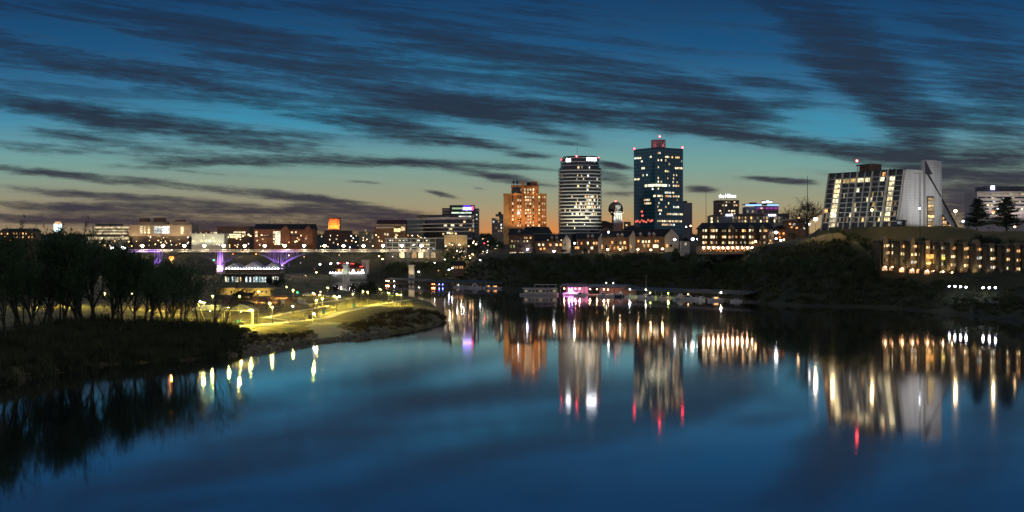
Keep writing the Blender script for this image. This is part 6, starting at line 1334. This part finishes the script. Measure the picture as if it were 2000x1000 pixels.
for i, (px, D, L, kd, lab) in enumerate(BOATS):
    cruiser(px, D, L, lab, kd, (0, .5, -.4, .9, 3.3, 2.8, .25)[i % 7], light=W_ORANGE if i in (3, 4, 18) else (W_DIM if i % 3 == 0 else None), hm=HULLB if 'dark hulled' in lab else None)
root = thing('pier', 'low dark jetty with two white bollards beyond the last boat', 'pier', at(1452, 618, 0)); MB().box(-1, 14, -1, 1, .2, .5).build('deck', DECKM, root)
for x_ in (11, 12.8): MB().tube((x_, 0, .5), (x_, 0, 3.2), .14, .14, 6).build('bollard', WHITEP, root)
mb = MB()
for x_ in (0, 5, 10, 13): mb.tube((x_, .7, -1.5), (x_, .7, .9), .12, .12, 6)
mb.build('pile', POLE, root)

# ---------------------------------------------------------------- river park
def zsolve(px, py):
    D = 200.
    while D < 1000:
        g = ground(px, D)
        if g > .2 and HY + (CAMZ - g) * F / D <= py: return D
        D += 1.
    return D
def drape(name, poly, m, label, cat, lift=.07, step=3.):
    """a flat surface laid on the ground inside an outline"""
    pts = [(px, zsolve(px, py)) for px, py in poly]; w = [at(px, D) for px, D in pts]
    xs = [p.x for p in w]; ys = [p.y for p in w]; mb = MB(); nx, ny = int((max(xs) - min(xs)) / step) + 1, int((max(ys) - min(ys)) / step) + 1
    def inside(x, y):
        c = False
        for a, b_ in zip(w, w[1:] + w[:1]):
            if (a.y > y) != (b_.y > y) and x < (b_.x - a.x) * (y - a.y) / (b_.y - a.y) + a.x: c = not c
        return c
    idx = {}
    def vid(i, j):
        if (i, j) not in idx:
            x, y = min(xs) + i * step, min(ys) + j * step; idx[i, j] = len(mb.v); mb.v.append((x, y, ground(CX + x / y * F, y) + lift))
        return idx[i, j]
    for i in range(nx):
        for j in range(ny):
            if inside(min(xs) + (i + .5) * step, min(ys) + (j + .5) * step): mb.f.append((vid(i, j), vid(i + 1, j), vid(i + 1, j + 1), vid(i, j + 1)))
    if mb.f: return tag(mb.build(name, m), label, cat, kind='structure')
def ribbon(name, line, width, m, label, cat, lift=.09):
    c = [at(px, zsolve(px, py)) for px, py in line]; pts = []
    for a, b_ in zip(c, c[1:]):
        n = max(2, int((b_ - a).length / 3))
        for i in range(n): pts.append(a.lerp(b_, i / n))
    pts.append(c[-1]); mb = MB()
    for _ in range(3): pts = [pts[0]] + [(pts[i - 1] + pts[i] * 2 + pts[i + 1]) / 4 for i in range(1, len(pts) - 1)] + [pts[-1]]
    for i, p in enumerate(pts):
        d = (pts[min(i + 1, len(pts) - 1)] - pts[max(0, i - 1)]).normalized(); nn = Vector((-d.y, d.x, 0)) * width / 2
        for q in (p - nn, p, p + nn): mb.v.append((q.x, q.y, ground(CX + q.x / q.y * F, q.y) + lift))
    for i in range(len(pts) - 1):
        for k in (0, 1): mb.f.append((i * 3 + k, i * 3 + 3 + k, i * 3 + 4 + k, i * 3 + 1 + k))
    return tag(mb.build(name, m), label, cat, kind='structure')
PATHM = mat('pale_path_concrete', (.55, .50, .36), .9, .15, .25); ROADM = mat('park_road_asphalt', (.16, .15, .13), .9, .2, .2); MULCH = mat('orange_mulch', (.17, .06, .018), .95, .35, .4); GRAV = mat('gravel_shore', (.30, .27, .16), .95, .3, .5)
ribbon('path', [(462, 638), (500, 636), (535, 632), (570, 629.5), (602, 626), (640, 621), (662, 612), (700, 604), (740, 595), (780, 588.5), (806, 586)], 3.2, PATHM, 'pale curving path nearest the river', 'path')
ribbon('path', [(515, 622), (545, 615.5), (580, 608.5), (615, 603), (648, 597)], 3.0, PATHM, 'pale straight path slanting across the park lawn', 'path', .13)
ribbon('path', [(520, 621), (548, 625), (575, 628)], 2.6, PATHM, 'short pale path linking two paths', 'path', .17)
ribbon('road', [(560, 578), (590, 575), (630, 573), (680, 570)], 7, ROADM, 'grey road curving at the back of the park', 'road', .11)
ribbon('path', [(592, 584), (588, 590), (600, 596), (640, 590), (690, 582)], 3.5, PATHM, 'pale looping path by the road bend', 'path', .15)
drape('mulch_bed', [(430, 593), (500, 597), (556, 596.5), (574, 591), (580, 584), (566, 579), (500, 580), (430, 581)], MULCH, 'orange-brown mulch bed in the park lawn', 'mulch bed')
drape('boat_ramp', [(598, 640), (616, 631), (640, 629), (664, 631), (662, 643), (690, 646), (735, 650), (752, 655), (700, 660.5), (640, 664), (612, 668), (618, 655)], mat('ramp_concrete', (.34, .31, .20), .9, .2, .3), 'pale concrete boat ramp and landing reaching into the river', 'ramp', .12, 2.)
drape('gravel_shore', [(470, 682), (520, 676), (580, 668), (640, 662), (640, 667), (600, 675), (540, 684), (500, 690)], GRAV, 'pale gravel strip along the park shoreline', 'shore', .06, 2.)
mb = MB(); rr = random.Random(8)
for k in range(420):
    px = rr.uniform(440, 760); D0 = lerp_cols(SOUTH, px)[1][0]; D = D0 + rr.uniform(-2.5, 9 if px < 620 or px > 665 else 1); p = at(px, D); s_ = rr.uniform(.25, .85); z = max(0, ground(px, D))
    a = [rr.uniform(.6, 1.2) * s_ for _ in range(8)]; t0 = rr.random() * 6
    mb.prism([(p.x + a[q] * math.cos(t0 + q * 1.047), p.y + a[q] * math.sin(t0 + q * 1.047)) for q in range(6)], z - .4, z + s_ * .5, [(p.x + a[q] * .6 * math.cos(t0 + q * 1.047 + .1), p.y + a[q] * .6 * math.sin(t0 + q * 1.047 + .1)) for q in range(6)])
tag(mb.build('shore_rocks', mat('shore_rock', (.20, .18, .12), .95, .35, 1.)), 'loose pale rocks lining the park shore', 'rocks', kind='stuff')
mb = MB()
for k in range(160):
    px = rr.uniform(-20, 470); D0 = lerp_cols(SOUTH, px)[1][0]; D = D0 + rr.uniform(-1.5, 2.5); p = at(px, D); s_ = rr.uniform(.3, .9); z = max(0, ground(px, D)) - .1
    a = [rr.uniform(.7, 1.3) * s_ for _ in range(6)]
    mb.prism([(p.x + a[q] * 1.6 * math.cos(q * 1.047), p.y + a[q] * math.sin(q * 1.047)) for q in range(6)], z - .4, z + s_ * .3, [(p.x + a[q] * 1. * math.cos(q * 1.047 + .1), p.y + a[q] * .6 * math.sin(q * 1.047 + .1)) for q in range(6)])
tag(mb.build('mud_bank', mat('dry_mud', (.10, .085, .045), .95, .35, .6)), 'pale dry mud clods edging the near bank', 'mud', kind='stuff')
PARKL = (1, .80, .20)
POSTS = [(532, 600, 632), (527, 599, 619), (573, 566, 613), (613, 572, 628), (618.5, 586, 618), (630, 583, 611), (624.5, 584, 597), (490.6, 605, 638), (470, 604, 626), (658, 581, 608), (653.5, 585, 600), (690, 573, 598), (718.8, 570, 595), (709, 568, 588), (743, 565, 593), (759, 575, 592), (776, 584, 596), (784, 582, 597), (448, 600, 640), (560, 560, 582), (640, 562, 580), (505, 575, 590), (415, 578, 631), (468, 578, 640), (398, 590, 640), (70, 572, 600), (140, 570, 598), (205, 572, 600), (258, 574, 604), (318, 574, 606), (352, 580, 615)]
for i, (px, t, b_) in enumerate(sorted(POSTS)):
    D = zsolve(px, b_); g = ground(px, D); h = min(9.5, max(4.5, zat(t, D) - g)); o = thing('park_lamp', '%s hooded park lamp post from the left on the river park lawn' % nth(i), 'street lamp', at(px, D, g), 0, 'lamp posts in the river park')
    mb = MB(); mb.tube((0, 0, -.4), (0, 0, h), .10, .07, 6); mb.tube((0, 0, -.4), (0, 0, .5), .2, .16, 6); mb.build('post', POLE, o)
    hd = MB().tube((0, -.3, h - .06), (0, -.3, h - .05), .34, .34, 10).build('lamp_head', glow('park_lamp_lens', (1, .80, .14), 3600, spread=.2), o)     # flat lens, shines down only
    MB().tube((0, -.3, h - .045), (0, -.3, h + .14), .42, .2, 10).build('hood', POLE, hd)
for px, py, b_, m_, lab in ((391, 589, 632, L_WHITE, 'bright white lamp among the bare trees left of the pale shelter'), (572, 598, 613, L_COOLBLUE, 'low bluish path lamp in the middle of the park lawn'), (613, 613, 628, L_COOLBLUE, 'low bluish path lamp beside the black bin'), (663, 579, 592, L_COOLBLUE, 'bluish path lamp near the young trees'), (626, 570, 588, L_WARM, 'bright warm lamp by the red signal at the road')):
    D = zsolve(px, b_); lamp_post(px, py, D, m_, .30, lab)
# traffic signals at the road
for px, py, m_, lab in ((615, 576, glow('signal_light_red', (1, .04, .03), 30, spread=.2), 'traffic signal showing red at the park road'), (581, 572, L_GREEN, 'traffic signal showing green at the park road')):
    D = zsolve(px, 584); o = thing('traffic_signal', lab, 'traffic light', at(px, D, ground(px, D))); h = zat(py, D) - ground(px, D); MB().tube((0, 0, -.4), (0, 0, h - .5), .09, .07, 6).build('post', POLE, o)
    bxx = MB().box(-.35, .35, -.2, .2, h - .7, h + .7).build('signal_box', POLE, o); MB().ball((0, -.22, h + .2), .3, 8, 6).build('signal_lens', m_, bxx)
# shelters
SHR = mat('pale_green_shelter_roof', (.42, .42, .28), .7, .12, .3)
def shelter(px0, px1, eave, ridge, base, label, inset):
    D = zsolve((px0 + px1) / 2, base); B = Bld('picnic_shelter', label, 'shelter', (px0 + px1) / 2, base, D); B.hip('roof', px0, px1, eave, ridge, SHR, 0, 9, inset, .1)
    B.box('fascia', px0, px1, eave, eave + 1.2, mat('pale_shelter_trim', (.5, .48, .3), .7), -.12, .0)
    for c in (px0 + 3, px1 - 3):
        for y_ in (.6, 8.4): MB().tube((B.x(c), y_, -.6), (B.x(c), y_, B.z(eave)), .16, .16, 6).build('post', mat('tan_post', (.35, .3, .18), .8), B.root)
    MB().box(B.x((px0 + px1) / 2) - 1, B.x((px0 + px1) / 2) + 1, 3.5, 4.3, .72, .8).build('table_top', DECKM, B.root)
    MB().box(B.x((px0 + px1) / 2) - .8, B.x((px0 + px1) / 2) + .8, 3.8, 4., -.4, .72).build('table_leg', POLE, B.root)
    dlamp(B.root, 0, 4, B.z(eave) - .5, (1, .85, .35), 12, .16, 'ceiling_lamp', 700)
    return B
shelter(372, 436, 605, 597, 634, 'wide pale-roofed picnic shelter behind the slender bare trees', .2); shelter(434, 496, 606.5, 596, 636, 'pale pyramid-roofed picnic shelter at the edge of the park', .46)
D = zsolve(480, 577); B = Bld('park_building', 'long low tan park building with flat yellow-lit roof', 'building', 480, 577, D); B.box('wall', 424, 528, 566, 577, mat('tan_park_wall', (.42, .34, .16), .85, .15, .3), 0, 9, drop=1); B.box('roof', 420, 536, 562.5, 565.8, mat('tan_park_roof', (.36, .28, .12), .85, .15, .3), -1.5, 11)
for c in (440, 452, 470, 497, 512, 520): B.win(c - 1.5, c + 1.5, 568.5, 573, rw.choice((W_WARM, GLASS, W_ORANGE)), -.1)
B.spot((B.x(460), -8, B.z(575)), (B.x(460), 0, B.z(568)), 3000, (1, .75, .25), 120); B.spot((B.x(510), -8, B.z(575)), (B.x(510), 0, B.z(568)), 3000, (1, .75, .25), 120)
D = zsolve(465, 586); B = Bld('park_house', 'dark gabled house in the middle of the park behind the mulch bed', 'house', 465, 586, D); B.box('wall', 455, 488, 577, 586, mat('dark_house_wall', (.05, .04, .03), .85, .2, .5), 0, 7, drop=1); B.gable('roof', 455, 476, 577, 568.5, DARKROOF, 0, 7, 'y', .6); B.gable('roof', 474, 489, 577, 572, DARKROOF, 0, 7)
for c in (480, 485): B.win(c - 1.2, c + 1.2, 578.5, 582, W_DIM, -.1)
D = zsolve(552, 597); o = thing('sign_board', 'white notice board on two posts in the park lawn', 'sign', at(552, D, ground(552, D))); k = D / F
MB().box(-3.3 * k, 3.3 * k, -.06, .06, 4 * k, 13 * k).build('board', WHITEP, o)
for s_ in (-1, 1): MB().tube((s_ * 2.6 * k, .1, -.4), (s_ * 2.6 * k, .1, 12 * k), .07, .07, 6).build('post', WHITEP, o)
for px, b_, m_, nm, lab in ((606, 624, POLE, 'litter_bin', 'black litter bin beside the river path'), (632, 613, mat('blue_panel', (.03, .22, .30), .5), 'info_panel', 'blue info panel beside the path, left of two'), (692, 600, mat('blue_panel', (.03, .22, .30), .5), 'info_panel', 'blue info panel beside the path, right of two'), (466, 633, mat('green_panel', (.05, .3, .16), .5), 'info_panel', 'green info panel under the pyramid shelter')):
    D = zsolve(px, b_); o = thing(nm, lab, 'bin' if 'bin' in nm else 'sign', at(px, D, ground(px, D))); MB().box(-.55, .55, -.4, .4, .15, 1.25).build('body' if 'bin' in nm else 'panel', m_, o); MB().box(-.6, .6, -.45, .45, 1.25, 1.38).build('lid' if 'bin' in nm else 'top_trim', POLE, o); MB().box(-.4, .4, -.3, .3, -.3, .15).build('base', POLE, o)
for i, (px, b_, w) in enumerate([(577, 627, 5), (590, 628, 4), (560, 631, 4), (600, 618, 3)]):
    D = zsolve(px, b_); o = thing('park_bench', '%s park bench from the left along the river path' % nth(sorted([577, 590, 560, 600]).index(px)), 'bench', at(px, D, ground(px, D)), .1, 'park benches'); MB().box(-.9, .9, -.25, .2, .42, .48).build('seat', DECKM, o); MB().box(-.9, .9, .2, .26, .5, .95).build('backrest', DECKM, o)
    for s_ in (-.8, .8): MB().box(s_ - .05, s_ + .05, -.22, .24, -.2, .42).build('leg', POLE, o)
for px, b_, ci, lab in ((481, 594, 0, 'dark car parked on the mulch edge, left of two'), (488, 596, 0, 'dark car parked on the mulch edge, right of two'), (640, 581, 1, 'silver car parked along the park road'), (600, 579, 3, 'white car parked along the park road')):
    D = zsolve(px, b_); car(px, D, ci, lab, .2, group=None, lights=False)
for i, (px, b_, s_) in enumerate([(545, 562, 1.3), (556, 560, 1.5), (566, 566, 1.2), (600, 566, 1.4), (636, 578, 1.2), (644, 574, 1.3), (652, 576, 1.1), (668, 586, .9), (676, 580, 1.), (700, 590, .9), (712, 582, 1.3), (724, 586, 1.), (736, 588, .9), (752, 588, .9), (768, 592, .8), (792, 596, .8), (805, 596, .7), (520, 606, .9), (590, 600, .8), (550, 612, .8), (640, 606, .8), (676, 598, .8)]):
    tree(('young', 0), px, zsolve(px, b_), s_, '%s young bare tree from the left on the lit park lawn' % nth(i), 'young_tree', group='young trees in the park')
for i, (px, b_, s_, h) in enumerate([(540, 566, 1.1, 1.), (702, 582, 1.2, 1.4), (722, 584, 1.2, 1.3), (655, 574, .8, .9), (690, 578, .8, 1.), (526, 560, 1., 1.)]):
    tree(('leafy', i % 2), px, zsolve(px, b_), s_, ['round lit shrub right of the tan park building', 'bushy green tree by the cove, left of a pair', 'bushy green tree by the cove, right of a pair', 'lit bush near the road bend', 'small bush left of the cove trees', 'lit bush behind the tan park building'][i], 'evergreen_bush', 'bush', sz=h)
